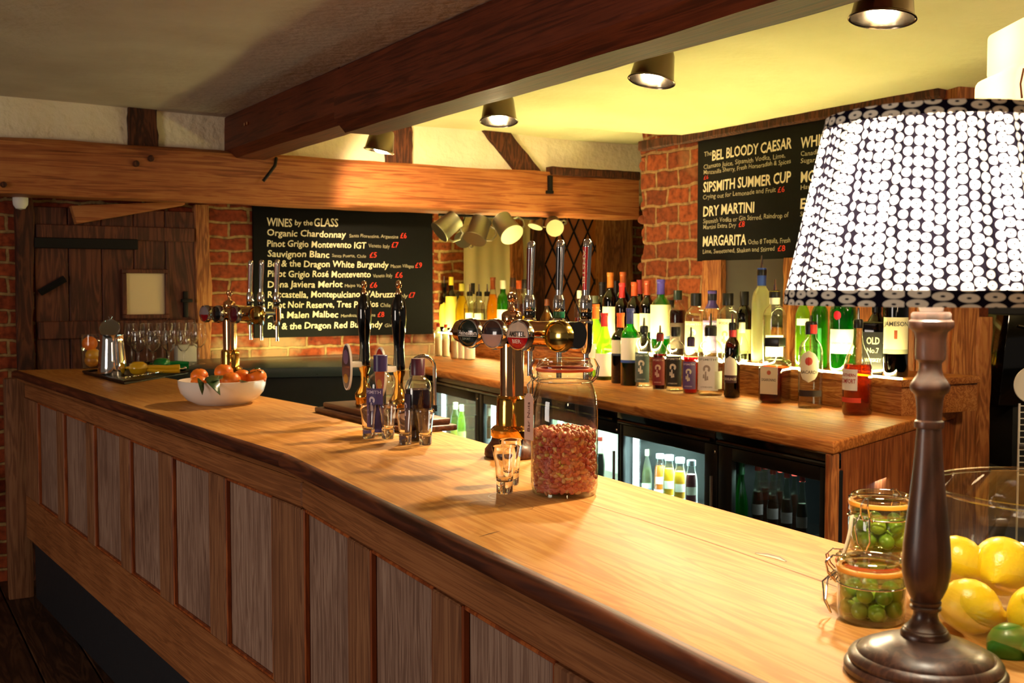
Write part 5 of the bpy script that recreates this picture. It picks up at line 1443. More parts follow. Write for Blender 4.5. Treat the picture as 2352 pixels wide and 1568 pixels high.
# ------------------------------------------------------------------ hand pumps on a dark plinth
a_ = at_z(722, 946, TOP); b_ = at_z(832, 973, TOP)
dP = (b_ - a_).normalized(); nP = Vector((-dP.y, dP.x, 0)); nP = nP if nP.y > 0 else -nP
t = thing('pump_plinth', 'dark stepped wooden plinth under the two hand pumps', 'plinth', a_, ang(dP))
MB().box(0, .62, .0, .16, 0.0, .016, .004).build('lower_step', M['drip'], t)
MB().box(.02, .60, .02, .15, .016, .032, .004).build('upper_step', M['drip'], t)
dirC = Vector((-0.86, -0.5, 0))
def hand_pump(lab, px, topy, along, clipcol, clip2, spout):
    p = a_ + dP * along + nP * .085; p.z = TOP + .032
    t = thing('beer_hand_pump', lab, 'beer pump', p, ang(V2(-.5, 1)), 'black handled beer pumps')
    MB().lathe([(0, 0), (.027, 0), (.029, .006), (.027, .014), (.030, .024), (.030, .036), (.024, .046), (.015, .060), (.0115, .080), (.012, .100), (.017, .112), (.018, .122), (0, .124)], 30).build('brass_pedestal', M['brass'], t)
    MB().lathe([(0, .124), (.0165, .124), (.0175, .130), (.0165, .150), (.0150, .170), (.0148, .190), (.0175, .225), (.0215, .262), (.0215, .290), (.0175, .318), (.0105, .334), (.0085, .338), (0, .338)], 30).build('black_handle', M['black_gloss'], t)
    MB().lathe([(0, .338), (.0085, .338), (.0092, .346), (.006, .352), (.0055, .356), (.0085, .361), (.0095, .368), (.007, .376), (0, .379)], 22).build('finial', M['copper'], t)
    MB().box(-.012, .012, 0.0, .052, .118, .136, .004).build('clip_arm', M['white'], t)
    # oval pump clip facing the customers
    def ovalmesh(rx, rz_, y0, y1, cz):
        g = MB(); n = 36
        A = [g.bm.verts.new((rx * math.cos(2 * PI * k / n), y0, cz + rz_ * math.sin(2 * PI * k / n))) for k in range(n)]
        Bq = [g.bm.verts.new((rx * math.cos(2 * PI * k / n), y1, cz + rz_ * math.sin(2 * PI * k / n))) for k in range(n)]
        for k in range(n): g.bm.faces.new((A[k], A[(k + 1) % n], Bq[(k + 1) % n], Bq[k]))
        g.bm.faces.new(A[::-1]); g.bm.faces.new(Bq); return g
    co = ovalmesh(.042, .070, .052, .058, .120).build('pump_clip', M['white'], t, smooth=40)
    ovalmesh(.038, .065, .0582, .0592, .120).build('clip_face', clipcol, co, smooth=40)
    g = MB().ball((0, .0596, .150), 1, (.026, .0006, .022), 16, 8); g.build('clip_emblem', clip2, co)
    g = MB().ball((0, .0596, .085), 1, (.022, .0006, .014), 16, 8); g.build('clip_emblem', pm('#b8862c', .4), co)
    if spout:
        pts = [(0.0, -.02, .06), (-.0, -.035, .10)] + [(0, -.072 + .037 * math.cos(q), .125 + .037 * math.sin(q)) for q in [PI * k / 10 for k in range(11)]] + [(0, -.109, .06), (0, -.109, .015)]
        so = MB().tube(pts, .0055, 12).build('swan_neck_spout', M['chrome'], t)
        MB().lathe([(.0075, 0), (.0075, .018), (0, .018), (0, 0)], 14, M=Matrix.Translation((0, -.109, .0))).build('spout_sparkler', M['black'], so)
    return t
al1 = (hit(838, 900, a_ + nP * .085, dP) - (a_ + nP * .085)).dot(dP)
al2 = (hit(917, 900, a_ + nP * .085, dP) - (a_ + nP * .085)).dot(dP)
hand_pump('black handled beer pump with dark oval clip left of the gin bottle', 838, 680, al1, B('#2c2434', .4), pm('#6a5a80', .4), False)
hand_pump('black handled beer pump with orange and red clip and swan neck spout', 917, 680, al2, B('#a81c18', .4), pm('#d0742c', .4), True)

# ------------------------------------------------------------------ two gin bottles and shot glasses
def ct(px, by): return at_z(px, by, TOP)
p = ct(875, 1000); h = hpix(875, 815, p.y) - TOP
bottle('gin_bottle', 'clear gin bottle with purple label and purple cap on the bar counter', p, h, 32 * p.y / FPX, lq='water', lev=.30, cap='#3a2a5c', capz=(.80, 1.0), label=dict(z0=.06, z1=.60, a=.85, ao=-.7, col='#4a3a70', emb=('#d8ccd8', .42, .13), text=[('SIPSMITH', .85, .535, '#c8bcd8', .04)]), group='small spirit bottles on the bar counter', face=0.0, n=32)
p = ct(961, 1012); h = hpix(961, 823, p.y) - TOP
bottle('sloe_gin_bottle', 'dark sloe gin bottle with burgundy cap on the bar counter', p, h, 31 * p.y / FPX, lq='sloe', lev=.63, cap='#4a1c30', capz=(.80, 1.0), label=dict(z0=.06, z1=.58, a=.6, ao=-1.2, col='#2c1838', emb=('#c8b8c8', .40, .12)), group='small spirit bottles on the bar counter', n=32)
def shot(lab, px, by, hh=.088):
    p = ct(px, by)
    t = thing('shot_glass', lab, 'shot glass', p, 0, 'shot glasses on the bar counter')
    r0, r1 = .0158, .0245
    prof = [(0, .0003), (r0 - .002, .0003), (r0, .003), (r0, .020), (r0 + .0008, .035), (r0 + .0030, .058), (r0 + .0062, .076), (r1, hh - .0006), (r1 - .0004, hh), (r1 - .0014, hh - .0002),
            (r0 + .0046, .076), (r0 + .0014, .058), (r0 - .0008, .035), (r0 - .0018, .026), (r0 * .6, .0225), (0, .0215)]
    MB().lathe(prof, 40).build('glass_body', M['thick'], t, smooth=50)
M['clear_rim'] = glass('bright_rim_glass', '#ffffff', .35, .05)
shot('empty shot glass at the left end of four beside the gin bottle', 847, 1006)
shot('empty shot glass in front of the clear gin bottle on its right side', 891, 1007)
shot('empty shot glass between the two small bottles', 931, 1020)
shot('empty shot glass in front of the dark sloe gin bottle', 977, 1021)
shot('empty shot glass nearest us in the pair beside the peanut jar', 1159, 1132, .090)
shot('empty shot glass standing behind another beside the peanut jar', 1174, 1112, .090)

# ------------------------------------------------------------------ clip-top jars
M['rubber_o'] = plain('orange_rubber', '#d8521c', .45)
M['rubber_y'] = plain('amber_rubber', '#e89a2c', .45)
def kilner(lab, p, r, h, rubber, rz, group=None, neck=.8, wire=True, name='clip_top_jar', squat=False):
    t = thing(name, lab, 'jar', p, rz, group)
    nz = h - .045 if not squat else h - .028
    rn = r * neck
    if not squat:
        prof = [(0, .008), (r * .8, .006), (r * .82, 0.0), (r * .95, .004), (r, .018), (r * 1.0, h * .50), (r * .99, h * .62), (r * .95, h * .70), (r * .88, h * .76), (rn, h * .81), (rn, nz), (rn * 1.04, nz + .002), (rn * 1.04, nz + .012), (rn * .98, nz + .014)]
    else:
        prof = [(0, .006), (r * .75, .004), (r * .8, 0.0), (r * .93, .004), (r * .97, .014), (r * .97, nz * .82), (rn, nz * .92), (rn, nz), (rn * 1.05, nz + .001), (rn * 1.05, nz + .007), (rn, nz + .008)]
    MB().lathe(prof, 48).build('jar_body', M['jarglass'], t, smooth=60)
    zt = prof[-1][1]
    MB().lathe([(rn * .9, zt), (rn * 1.06, zt), (rn * 1.075, zt + .0025), (rn * 1.06, zt + .005), (rn * .9, zt + .005)], 48).build('rubber_seal', M[rubber], t)
    k = .022 if not squat else .014
    lo = MB().lathe([(rn * .9, zt + .005), (rn * 1.04, zt + .005), (rn * 1.06, zt + .009), (rn * 1.02, zt + k * .55), (rn * .97, zt + k * .7), (rn * .97, zt + k * .95), (rn * .93, zt + k), (rn * .86, zt + k * .95), (rn * .80, zt + k * .6), (0, zt + k * .6)], 48).build('glass_lid', M['jarglass'], t, smooth=60)
    # wire bail, neck band, latch
    w_ = .0013 if not squat else .001
    g = MB().tube([(rn * 1.06 * math.cos(2 * PI * q / 40), rn * 1.06 * math.sin(2 * PI * q / 40), nz - .006) for q in range(40)], w_, 6, closed=True)
    g.build('neck_wire', M['chrome'], t)
    rl = rn * 1.10
    for sgn in (1, -1):
        g = MB().tube([(sgn * rl * .97, .004, nz - .008), (sgn * (rl + .008), .005, nz + .002), (sgn * (rl + .011), .004, zt + .006), (sgn * (rl + .003), .002, zt + k), (sgn * (rn * .80), 0, zt + k * 1.02)], w_, 6)
        g.tube([(sgn * rl * .97, -.006, nz - .008), (sgn * (rl + .008), -.006, nz + .002), (sgn * (rl + .011), -.005, zt + .006), (sgn * (rl + .003), -.002, zt + k)], w_, 6)
        g.build('wire_bail', M['chrome'], t)
    g = MB().tube([(-rl, .008, nz + .003), (-rl - .014, .010, nz - .012), (-rl - .012, .006, nz - .034), (-rl - .004, .0, nz - .046), (-rl - .010, -.008, nz - .03), (-rl - .008, -.006, nz - .004), (-rl + .002, -.004, nz + .004)], w_ * 1.2, 7)
    g.build('latch', M['chrome'], t)
    return t, zt
# big jar of peanuts
pJ = ct(1296, 1133); rJ = 77.5 * pJ.y / FPX; hJ = hpix(1300, 813, pJ.y) - TOP
jar, _ = kilner('tall clip-top glass jar of pink peanuts with orange seal on the bar counter', pJ, rJ, hJ, 'rubber_o', .25, neck=.80)
nutm, nt, b = newmat('peanut_skin')
ge = nt.nodes.new('ShaderNodeNewGeometry'); r_ = ramp(nt, [(0.0, '#a83c36'), (.3, '#c8644c'), (.55, '#d08a58'), (.8, '#b8463e'), (.93, '#e0bc84'), (1.0, '#b8b83c')])
nt.links.new(ge.outputs['Random Per Island'], r_.inputs[0]); nt.links.new(r_.outputs[0], b.inputs['Base Color']); b.inputs['Roughness'].default_value = .4
g = bmesh.new(); rng = random.Random(2)
base = bmesh.new(); bmesh.ops.create_uvsphere(base, u_segments=9, v_segments=6, radius=1)
bv = [v.co.copy() for v in base.verts]; bf = [[v.index for v in f.verts] for f in base.faces]
top_n = hpix(1300, 992, pJ.y) - TOP
def nut(c, s):
    R = Matrix.Rotation(rng.uniform(0, 6.3), 3, 'Z') @ Matrix.Rotation(rng.uniform(0, 3.14), 3, 'X') @ Matrix.Rotation(rng.uniform(0, 3.14), 3, 'Y')
    vs_ = [g.verts.new(c + R @ Vector((v.x * .0044 * s, v.y * .0046 * s, v.z * .0080 * s))) for v in bv]
    for f in bf: g.faces.new([vs_[i] for i in f])
layers = int(top_n / .0062)
for k in range(layers + 1):
    z = .012 + k * .0062
    for q in range(44):
        a = 2 * PI * (q + rng.random() * .8) / 44; rr = rJ * (.985 if z > .02 else .93) - .0075 - rng.random() * .003
        nut(Vector((rr * math.cos(a), rr * math.sin(a), min(z + rng.uniform(-.003, .003), top_n + .002))), rng.uniform(.85, 1.15))
for q in range(330):
    a = rng.uniform(0, 6.3); rr = rJ * .86 * math.sqrt(rng.random())
    nut(Vector((rr * math.cos(a), rr * math.sin(a), top_n + rng.uniform(-.008, .006))), rng.uniform(.85, 1.15))
me = bpy.data.meshes.new('peanuts'); g.to_mesh(me); g.free(); me.shade_smooth(); me.materials.append(nutm)
no = bpy.data.objects.new('peanuts', me); no.location = pJ; COL.objects.link(no)
tag(no, 'pink skinned peanuts half filling the tall clip-top jar', 'peanuts', None, 'stuff')
g = MB().lathe([(0, .011), (rJ * .86, .011), (rJ * .86, top_n - .006), (0, top_n - .004)], 30)
g.build('peanut_mass', nutm, no, smooth=60)
# paper tag on string at its left
tg = thing('paper_tag', 'pinkish paper tag with handwriting tied to the peanut jar latch', 'tag', pJ + Vector((-rJ * .83, -rJ * .30, 0)), -.95)
zt_ = hpix(1232, 900, pJ.y) - TOP; zb_ = hpix(1222, 1005, pJ.y) - TOP
g = MB(); mt_ = Matrix.Rotation(.10, 4, 'Y')
g.prism([(-.014, zb_), (.014, zb_), (.014, zt_ - .008), (.006, zt_), (-.006, zt_), (-.014, zt_ - .008)], 0, .0008, M=Matrix.Translation((0, -.018, 0)) @ Matrix.Rotation(PI / 2, 4, 'X'))
g.build('tag_card', pm('#e0b8a4', .8), tg)
g = MB()
add_text(g, 'Bar Nuts', lambda X, Y: (-.002 - Y, -.0195, (zt_ + zb_) / 2 + X), w=.055, h=.008, center=True, y0=-.006)
g.build('lettering', pm('#6a3c34', .8), tg, smooth=0, recalc=False)
MB().tube([(0, -.0185, zt_ - .004), (-.008, -.010, zt_ + .02), (-.010, .004, zt_ + .045), (0.004, .012, zt_ + .058)], .0007, 6).build('string', pm('#e8dcc8', .9), tg)

# olive jars
OLM = plain('olive_green', '#a4b840', .3, coat=.3, sss=.2)
OLD = plain('olive_dark', '#84a236', .3, coat=.3)
BR = glass('brine', '#f2f4dc', .03, .1)
def olives(jar_t, p, r, zs, seed, lab, count):
    rng = random.Random(seed)
    out = []
    for (a, rr, z, s) in count:
        q = Vector((p.x + rr * r * math.cos(a), p.y + rr * r * math.sin(a), p.z + z))
        o = MB().ball((0, 0, 0), .0098 * s, (1, 1, 1.12), 18, 12).build('olive', OLM if rng.random() < .6 else OLD, None, q, rot=(rng.uniform(0, 3), rng.uniform(0, 3), 0))
        out.append(o)
    return out
def jarful(p, r, h, lab0, grp, seed, layers_, z0, squat=True, front=None):
    rng = random.Random(seed); n = 0
    for (z, num, rr) in layers_:
        for k in range(num):
            a = 2 * PI * k / num + rng.uniform(-.12, .12) + z * 40
            q = Vector((p.x + rr * r * math.cos(a), p.y + rr * r * math.sin(a), p.z + z + rng.uniform(-.001, .001)))
            s = rng.uniform(.92, 1.06)
            o = MB().ball((0, 0, 0), .0098 * s, (1, 1, 1.1), 18, 12).build('olive', OLM if rng.random() < .6 else OLD, None, q, rot=(rng.uniform(0, 3), rng.uniform(0, 3), 0))
            tag(o, lab0, 'olive', grp); n += 1
pA = Vector((at_y(2001, 1400, 1.262).x, 1.262, TOP)); rA = .0400
kilner('low clip-top jar of green olives in front, beside the lamp base', pA, rA, .079, 'rubber_y', -.3, 'clip-top olive jars', neck=.94, squat=True)
jarful(pA, rA, .079, 'green olive in the low front jar beside the lamp base', 'olives in the low front jar', 4, [(.017, 8, .68), (.014, 2, .2), (.034, 7, .66), (.033, 2, .22)], 0)
MB().lathe([(0, .008), (rA * .90, .008), (rA * .94, .018), (rA * .94, .046), (0, .046)], 36).build('brine', BR, None, pA, smooth=50)
tag(bpy.data.objects['brine'], 'cloudy brine around the olives in the low front jar', 'brine', None, 'stuff')
pB = Vector((at_y(2004, 1300, 1.372).x, 1.372, TOP)); rB = .0455
kilner('squat clip-top jar at the back carrying another jar on its lid', pB, rB, .058, 'rubber_o', 2.6, 'clip-top olive jars', neck=.94, squat=True)
pC = Vector((at_y(2022, 1220, 1.372).x, 1.372, TOP + .0535)); rC = .0405
kilner('clip-top jar of green olives stacked on the back jar with a cream tag strip', pC, rC, .081, 'rubber_y', .85, 'clip-top olive jars', neck=.92, squat=True)
jarful(pC, rC, .08, 'green olive in the upper stacked jar beside the lamp stem', 'olives in the upper stacked jar', 9, [(.020, 8, .66), (.018, 2, .2), (.038, 7, .64), (.036, 2, .2)], 0)
o = MB().lathe([(0, .008), (rC * .90, .008), (rC * .94, .018), (rC * .94, .050), (0, .050)], 36).build('brine', BR, None, pC, smooth=50)
tag(o, 'cloudy brine around the olives in the upper stacked jar', 'brine', None, 'stuff')
tg = thing('paper_strip', 'cream paper strip hanging at the left of the stacked olive jars', 'tag', pC + Vector((-rC - .004, -.012, 0)), .3)
g = MB(); rows = []
for k in range(9):
    v = k / 8; x = .006 - .030 * v + .006 * math.sin(v * 3); z = .050 - .080 * v
    rows.append([g.bm.verts.new((x - .0045, -.002, z)), g.bm.verts.new((x + .0045, .002, z))])
for A, Bq in zip(rows[:-1], rows[1:]): g.bm.faces.new((A[0], A[1], Bq[1], Bq[0]))
o = g.build('strip', pm('#dcc8a0', .8), tg, smooth=60); o.modifiers.new('s', 'SOLIDIFY').thickness = .0008
MB().tube([(.006, 0, .050), (.014, .003, .040), (.016, .004, .022), (.010, .002, .012), (.004, 0, .026), (.006, 0, .048)], .0007, 6).build('string', pm('#e8e0d0', .8), tg)

# ------------------------------------------------------------------ glass bowl of lemons
pG = Vector((.607, 1.20, TOP))
gb = thing('glass_bowl', 'round clear glass bowl of lemons at the right edge of the counter', 'bowl', pG)
MB().lathe([(0, .008), (.070, .006), (.085, .0), (.110, .006), (.136, .026), (.153, .060), (.159, .095), (.151, .135), (.139, .158), (.135, .165)], 64).build('bowl_wall', glass('bowl_glass', '#f0f2e6', .5, .02), gb, smooth=60)
MB().tube([(.1355 * math.cos(2 * PI * k / 64), .1355 * math.sin(2 * PI * k / 64), .166) for k in range(64)], .0032, 8, closed=True).build('rim', M['clear_rim'], gb)
lemm, nt, b = newmat('lemon_peel')
n_ = nt.nodes.new('ShaderNodeTexNoise'); n_.inputs['Scale'].default_value = 260; tcn = nt.nodes.new('ShaderNodeTexCoord'); bp = nt.nodes.new('ShaderNodeBump'); bp.inputs['Strength'].default_value = .25; bp.inputs['Distance'].default_value = .002
nt.links.new(tcn.outputs['Object'], n_.inputs['Vector']); nt.links.new(n_.outputs[0], bp.inputs['Height']); nt.links.new(bp.outputs[0], b.inputs['Normal'])
b.inputs['Base Color'].default_value = lin('#f0c818'); b.inputs['Roughness'].default_value = .32; b.inputs['Subsurface Weight'].default_value = .15; b.inputs['Subsurface Radius'].default_value = (.01, .006, .002)
limm = plain('lime_peel', '#3a7a1c', .35, coat=.2)
def lemon(lab, px, py, y, r, direction, mt=None, name='lemon', grp='lemons in the glass bowl'):
    p = at_y(px, py, y)
    q = Vector(direction).normalized().to_track_quat('Z', 'Y').to_euler()
    t = thing(name, lab, name, p, 0, grp, rot=q)
    prof = [(0, -1.28), (.10, -1.25), (.22, -1.13), (.45, -.98), (.75, -.70), (.94, -.35), (1.0, 0), (.95, .34), (.78, .68), (.50, .96), (.28, 1.10), (.20, 1.20), (.17, 1.27), (.08, 1.30), (0, 1.29)]
    MB().lathe([(a * r, b_ * r) for a, b_ in prof], 32).build('peel', mt or lemm, t, smooth=80)
    MB().lathe([(0, 1.31 * r), (.075 * r, 1.31 * r), (.10 * r, 1.275 * r), (.10 * r, 1.25 * r)], 12).build('stem_end', pm('#a8a040', .6), t)
lemon('lemon in the bowl just behind the lamp stem', 2202, 1288, 1.295, .0295, (-.6, .5, .5))
lemon('large lemon glowing at the top of the bowl', 2302, 1300, 1.285, .0350, (.5, .7, .2))
lemon('lemon lying at the front with its tip pointing right', 2226, 1392, 1.215, .0312, (.95, -.35, -.22))
lemon('lemon at the right edge of the picture below the large lemon', 2390, 1416, 1.175, .0340, (-.5, -.4, .6))
lemon('green lime at the bottom of the glass bowl under the front lemon', 2318, 1478, 1.140, .0220, (.6, .2, .1), limm, 'lime', 'limes in the glass bowl')
lemon('green lime at the bottom of the glass bowl near the right edge', 2394, 1488, 1.125, .0220, (1, .2, .0), limm, 'lime', 'limes in the glass bowl')

# ------------------------------------------------------------------ table lamp
pL = Vector((at_y(2124, 1500, 1.080).x, 1.080, TOP))
lampm = wood('lamp_wood', '#2a1812', '#3c241a', '#553628', rough=.34, axis='Z', bump=.08, coat=.3, stretch=14)
tl = thing('table_lamp', 'turned dark wood table lamp with a pleated ring-print shade on the near counter', 'lamp', pL)
MB().lathe([(0, 0), (.074, 0), (.078, .003), (.0785, .008), (.0755, .012), (.0735, .0125), (.0745, .016), (.072, .020), (.0665, .0225), (.0655, .0215), (.064, .0245), (.050, .031), (.036, .036), (.028, .040), (0, .040)], 64).build('base', lampm, tl, smooth=40)
K = .000432
prof = [(.0225, .038), (.0238, .042), (.0240, .048), (.0225, .053), (.0205, .055), (.0205, .057), (.018, .060), (.0135, .068), (.0118, .076), (.0120, .082), (.0150, .084), (.0152, .088), (.0138, .090), (.0148, .092), (.0150, .096), (.0140, .098), (.0165, .106), (.0205, .120), (.0230, .138), (.0236, .155), (.0225, .175), (.0195, .205), (.0160, .238), (.0134, .268), (.0120, .290), (.0115, .2955), (.0138, .2965), (.0142, .300), (.0138, .3035), (.0118, .305), (.0122, .318), (.0130, .329), (.0140, .3335), (.0178, .338), (.0190, .342), (.0186, .346), (.0160, .351), (.0122, .358), (.0106, .366), (.0106, .372), (.0112, .3735), (.0140, .377), (.0146, .386), (.0143, .402), (.0155, .410), (.0180, .413), (.0205, .4155), (.0216, .4195), (.0214, .424), (.0190, .4265), (.0190, .433), (.0175, .4355), (0, .436)]
def lz(z):
    ks = [(0, 0), (.036, .034), (.048, .042), (.088, .0705), (.155, .1137), (.300, .254), (.342, .2906), (.4195, .353), (.436, .366), (1, .93)]
    for (a, b_), (c, d) in zip(ks[:-1], ks[1:]):
        if a <= z <= c: return b_ + (d - b_) * (z - a) / (c - a)
MB().lathe([(r_, lz(z)) for r_, z in prof], 48).build('stem', lampm, tl, smooth=40)
MB().lathe([(0, .365), (.011, .366), (.013, .374), (.012, .382), (.012, .405), (0, .405)], 24).build('bulb_holder', M['white'], tl)
MB().lathe([(0, .405), (.012, .408), (.022, .43), (.028, .45), (.026, .468), (.014, .479), (0, .482)], 24).build('bulb', emitter('lamp_bulb', '#ffeed2', 170), tl)
# shade: ring-print pleated fabric
zs0, zs1, R0, R1 = .372, .570, .143, .112
zs0 = hpix(2130, 700, 1.080) - TOP; zs1 = hpix(2130, 268, 1.080) - TOP
R0 = (2134 - 1808) * 1.080 / FPX; R1 = (2134 - 1897) * 1.080 / FPX
def shade_mat(name, trans):
    m = bpy.data.materials.new(name); m.use_nodes = True; nt = m.node_tree; nt.nodes.clear(); L = nt.links.new
    out = nt.nodes.new('ShaderNodeOutputMaterial'); uv = nt.nodes.new('ShaderNodeUVMap'); uv.uv_map = 'UVMap'
    sp = nt.nodes.new('ShaderNodeSeparateXYZ'); L(uv.outputs[0], sp.inputs[0])
    def mth(op, a, b_=None, c=None):
        n = nt.nodes.new('ShaderNodeMath'); n.operation = op
        for i, x in enumerate((a, b_, c)):
            if x is None: continue
            if isinstance(x, (int, float)): n.inputs[i].default_value = x
            else: L(x, n.inputs[i])
        return n.outputs[0]
    fu = mth('FRACT', sp.outputs[0]); iu = mth('FLOOR', sp.outputs[0])
    wn = nt.nodes.new('ShaderNodeTexWhiteNoise'); wn.noise_dimensions = '1D'; L(iu, wn.inputs['W'])
    v2 = mth('ADD', sp.outputs[1], wn.outputs[0]); fv = mth('FRACT', v2); iv = mth('FLOOR', v2)
    wn2 = nt.nodes.new('ShaderNodeTexWhiteNoise'); wn2.noise_dimensions = '2D'
    cb_ = nt.nodes.new('ShaderNodeCombineXYZ'); L(iu, cb_.inputs[0]); L(iv, cb_.inputs[1]); L(cb_.outputs[0], wn2.inputs['Vector'])
    jx = mth('MULTIPLY_ADD', wn2.outputs[0], .2, .4)
    du = mth('MULTIPLY', mth('SUBTRACT', fu, jx), 1.0); dv = mth('MULTIPLY', mth('SUBTRACT', fv, .5), 1.0)
    d = mth('SQRT', mth('ADD', mth('MULTIPLY', du, du), mth('MULTIPLY', dv, dv)))
    rad = mth('MULTIPLY_ADD', wn2.outputs[0], .09, .385)
    disc = mth('LESS_THAN', d, rad)
    hole = mth('GREATER_THAN', d, .10)
    pat = mth('MULTIPLY', disc, hole)
    mx = nt.nodes.new('ShaderNodeMix'); mx.data_type = 'RGBA'; L(pat, mx.inputs[0])
    mx.inputs[6].default_value = lin('#181420'); mx.inputs[7].default_value = lin('#f2ead8')
    df = nt.nodes.new('ShaderNodeBsdfDiffuse'); L(mx.outputs[2], df.inputs[0])
    if trans:
        mt2 = nt.nodes.new('ShaderNodeMix'); mt2.data_type = 'RGBA'; L(pat, mt2.inputs[0])
        mt2.inputs[6].default_value = lin('#16121a'); mt2.inputs[7].default_value = (.95, .92, .88, 1)
        # gathered folds: double cloth lets less light through
        fold = nt.nodes.new('ShaderNodeMapRange'); fold.inputs[1].default_value = .72; fold.inputs[2].default_value = 1.0; fold.inputs[3].default_value = 1.0; fold.inputs[4].default_value = .06; L(wn.outputs[0], fold.inputs[0])
        mt3 = nt.nodes.new('ShaderNodeVectorMath'); mt3.operation = 'SCALE'; L(mt2.outputs[2], mt3.inputs[0]); L(fold.outputs[0], mt3.inputs[3])
        tl_ = nt.nodes.new('ShaderNodeBsdfTranslucent'); L(mt3.outputs[0], tl_.inputs[0])
        ms = nt.nodes.new('ShaderNodeMixShader'); ms.inputs[0].default_value = trans
        L(df.outputs[0], ms.inputs[1]); L(tl_.outputs[0], ms.inputs[2]); L(ms.outputs[0], out.inputs[0])
    else: L(df.outputs[0], out.inputs[0])
    return m
def shade_mesh(name, mt, za, zb, ra_, rb_, pleat, nu, nv, cols, rows_, amp, off=0.0):
    g = bmesh.new(); uvl = g.loops.layers.uv.new('UVMap'); V = []
    rng = random.Random(8); ph = [rng.uniform(-.5, .5) for _ in range(pleat)]
    for j in range(nv + 1):
        v = j / nv; row = []
        for i in range(nu):
            a = 2 * PI * i / nu
            k = math.sin(a * pleat + .9 * math.sin(a * 7 + 1) + .5 * math.sin(a * 13))
            r = ra_ + (rb_ - ra_) * v + amp * k + off
            row.append(g.verts.new((r * math.cos(a), r * math.sin(a), za + (zb - za) * v)))
        V.append(row)
    for j in range(nv):
        for i in range(nu):
            f = g.faces.new((V[j][i], V[j][(i + 1) % nu], V[j + 1][(i + 1) % nu], V[j + 1][i]))
            us = (i / nu, (i + 1) / nu, (i + 1) / nu, i / nu); vv = (j / nv, j / nv, (j + 1) / nv, (j + 1) / nv)
            for lp, a, b_ in zip(f.loops, us, vv): lp[uvl].uv = (a * cols, b_ * rows_)
    me = bpy.data.meshes.new(name); g.to_mesh(me); g.free(); me.shade_smooth(); me.materials.append(mt)
    o = bpy.data.objects.new(name, me); o.parent = tl; COL.objects.link(o); return o
zb1, zt1 = zs0 + .013, zs1 - .010
sh = shade_mesh('lamp_shade', shade_mat('ring_print_fabric', .36), zb1, zt1, R0 - .002, R1 + .002, 62, 496, 24, 78, 17, .0016)
tr = shade_mat('ring_print_trim', 0)
e = shade_mesh('trim_band', tr, zs0, zb1 + .002, R0, R0 - .0015, 8, 240, 2, 42, 1.6, .0003, .002); e.parent = sh
e = shade_mesh('trim_band', tr, zt1 - .002, zs1, R1 + .002, R1, 8, 240, 2, 34, 1.3, .0003, .0015); e.parent = sh
for k in range(3):
    a = 2 * PI * k / 3 + .4
    MB().tube([(.012 * math.cos(a), .012 * math.sin(a), .40), ((R1 - .002) * math.cos(a), (R1 - .002) * math.sin(a), zs1 - .012)], .0012, 6).build('shade_carrier', M['steel'], tl)

# ------------------------------------------------------------------ bowl of clementines
pO = ct(511, 926); rO = 99 * pO.y / FPX
bo = thing('white_bowl', 'shallow white ceramic bowl of leafy clementines on the counter', 'bowl', pO, rzC)
hO = .080
MB().lathe([(0, .006), (rO * .55, .004), (rO * .58, 0), (rO * .62, .003), (rO * .80, .016), (rO * .94, .040), (rO * .99, .062), (rO, hO), (rO * .975, hO + .001), (rO * .96, .064), (rO * .90, .042), (rO * .76, .022), (rO * .5, .012), (0, .012)], 56).build('bowl_shell', M['white'], bo, smooth=60)
clem, nt, b = newmat('clementine_peel')
b.inputs['Base Color'].default_value = lin('#f07c1c'); b.inputs['Roughness'].default_value = .35; b.inputs['Subsurface Weight'].default_value = .1; b.inputs['Subsurface Radius'].default_value = (.01, .004, .001)
n_ = nt.nodes.new('ShaderNodeTexNoise'); n_.inputs['Scale'].default_value = 200; tcn = nt.nodes.new('ShaderNodeTexCoord'); bp = nt.nodes.new('ShaderNodeBump'); bp.inputs['Strength'].default_value = .2; bp.inputs['Distance'].default_value = .002
nt.links.new(tcn.outputs['Object'], n_.inputs['Vector']); nt.links.new(n_.outputs[0], bp.inputs['Height']); nt.links.new(bp.outputs[0], b.inputs['Normal'])
leafm = plain('citrus_leaf', '#2e4a1c', .4, coat=.2)
def leaf(parent, pts, w_):
    g = MB(); pts = [Vector(q) for q in pts]; n = len(pts); rows = []
    for i, q in enumerate(pts):
        v = i / (n - 1); ww = w_ * math.sin(PI * min(.98, max(.04, v))) ** .8
        d = (pts[min(i + 1, n - 1)] - pts[max(i - 1, 0)]).normalized(); s_ = d.cross(Vector((0, 0, 1))).normalized()
        rows.append([g.bm.verts.new(q + s_ * ww), g.bm.verts.new(q - Vector((0, 0, ww * .35))), g.bm.verts.new(q - s_ * ww)])
    for A, Bq in zip(rows[:-1], rows[1:]):
        g.bm.faces.new((A[0], A[1], Bq[1], Bq[0])); g.bm.faces.new((A[1], A[2], Bq[2], Bq[1]))
    o = g.build('leaf', leafm, parent, smooth=60); o.modifiers.new('s', 'SOLIDIFY').thickness = .0008; return o
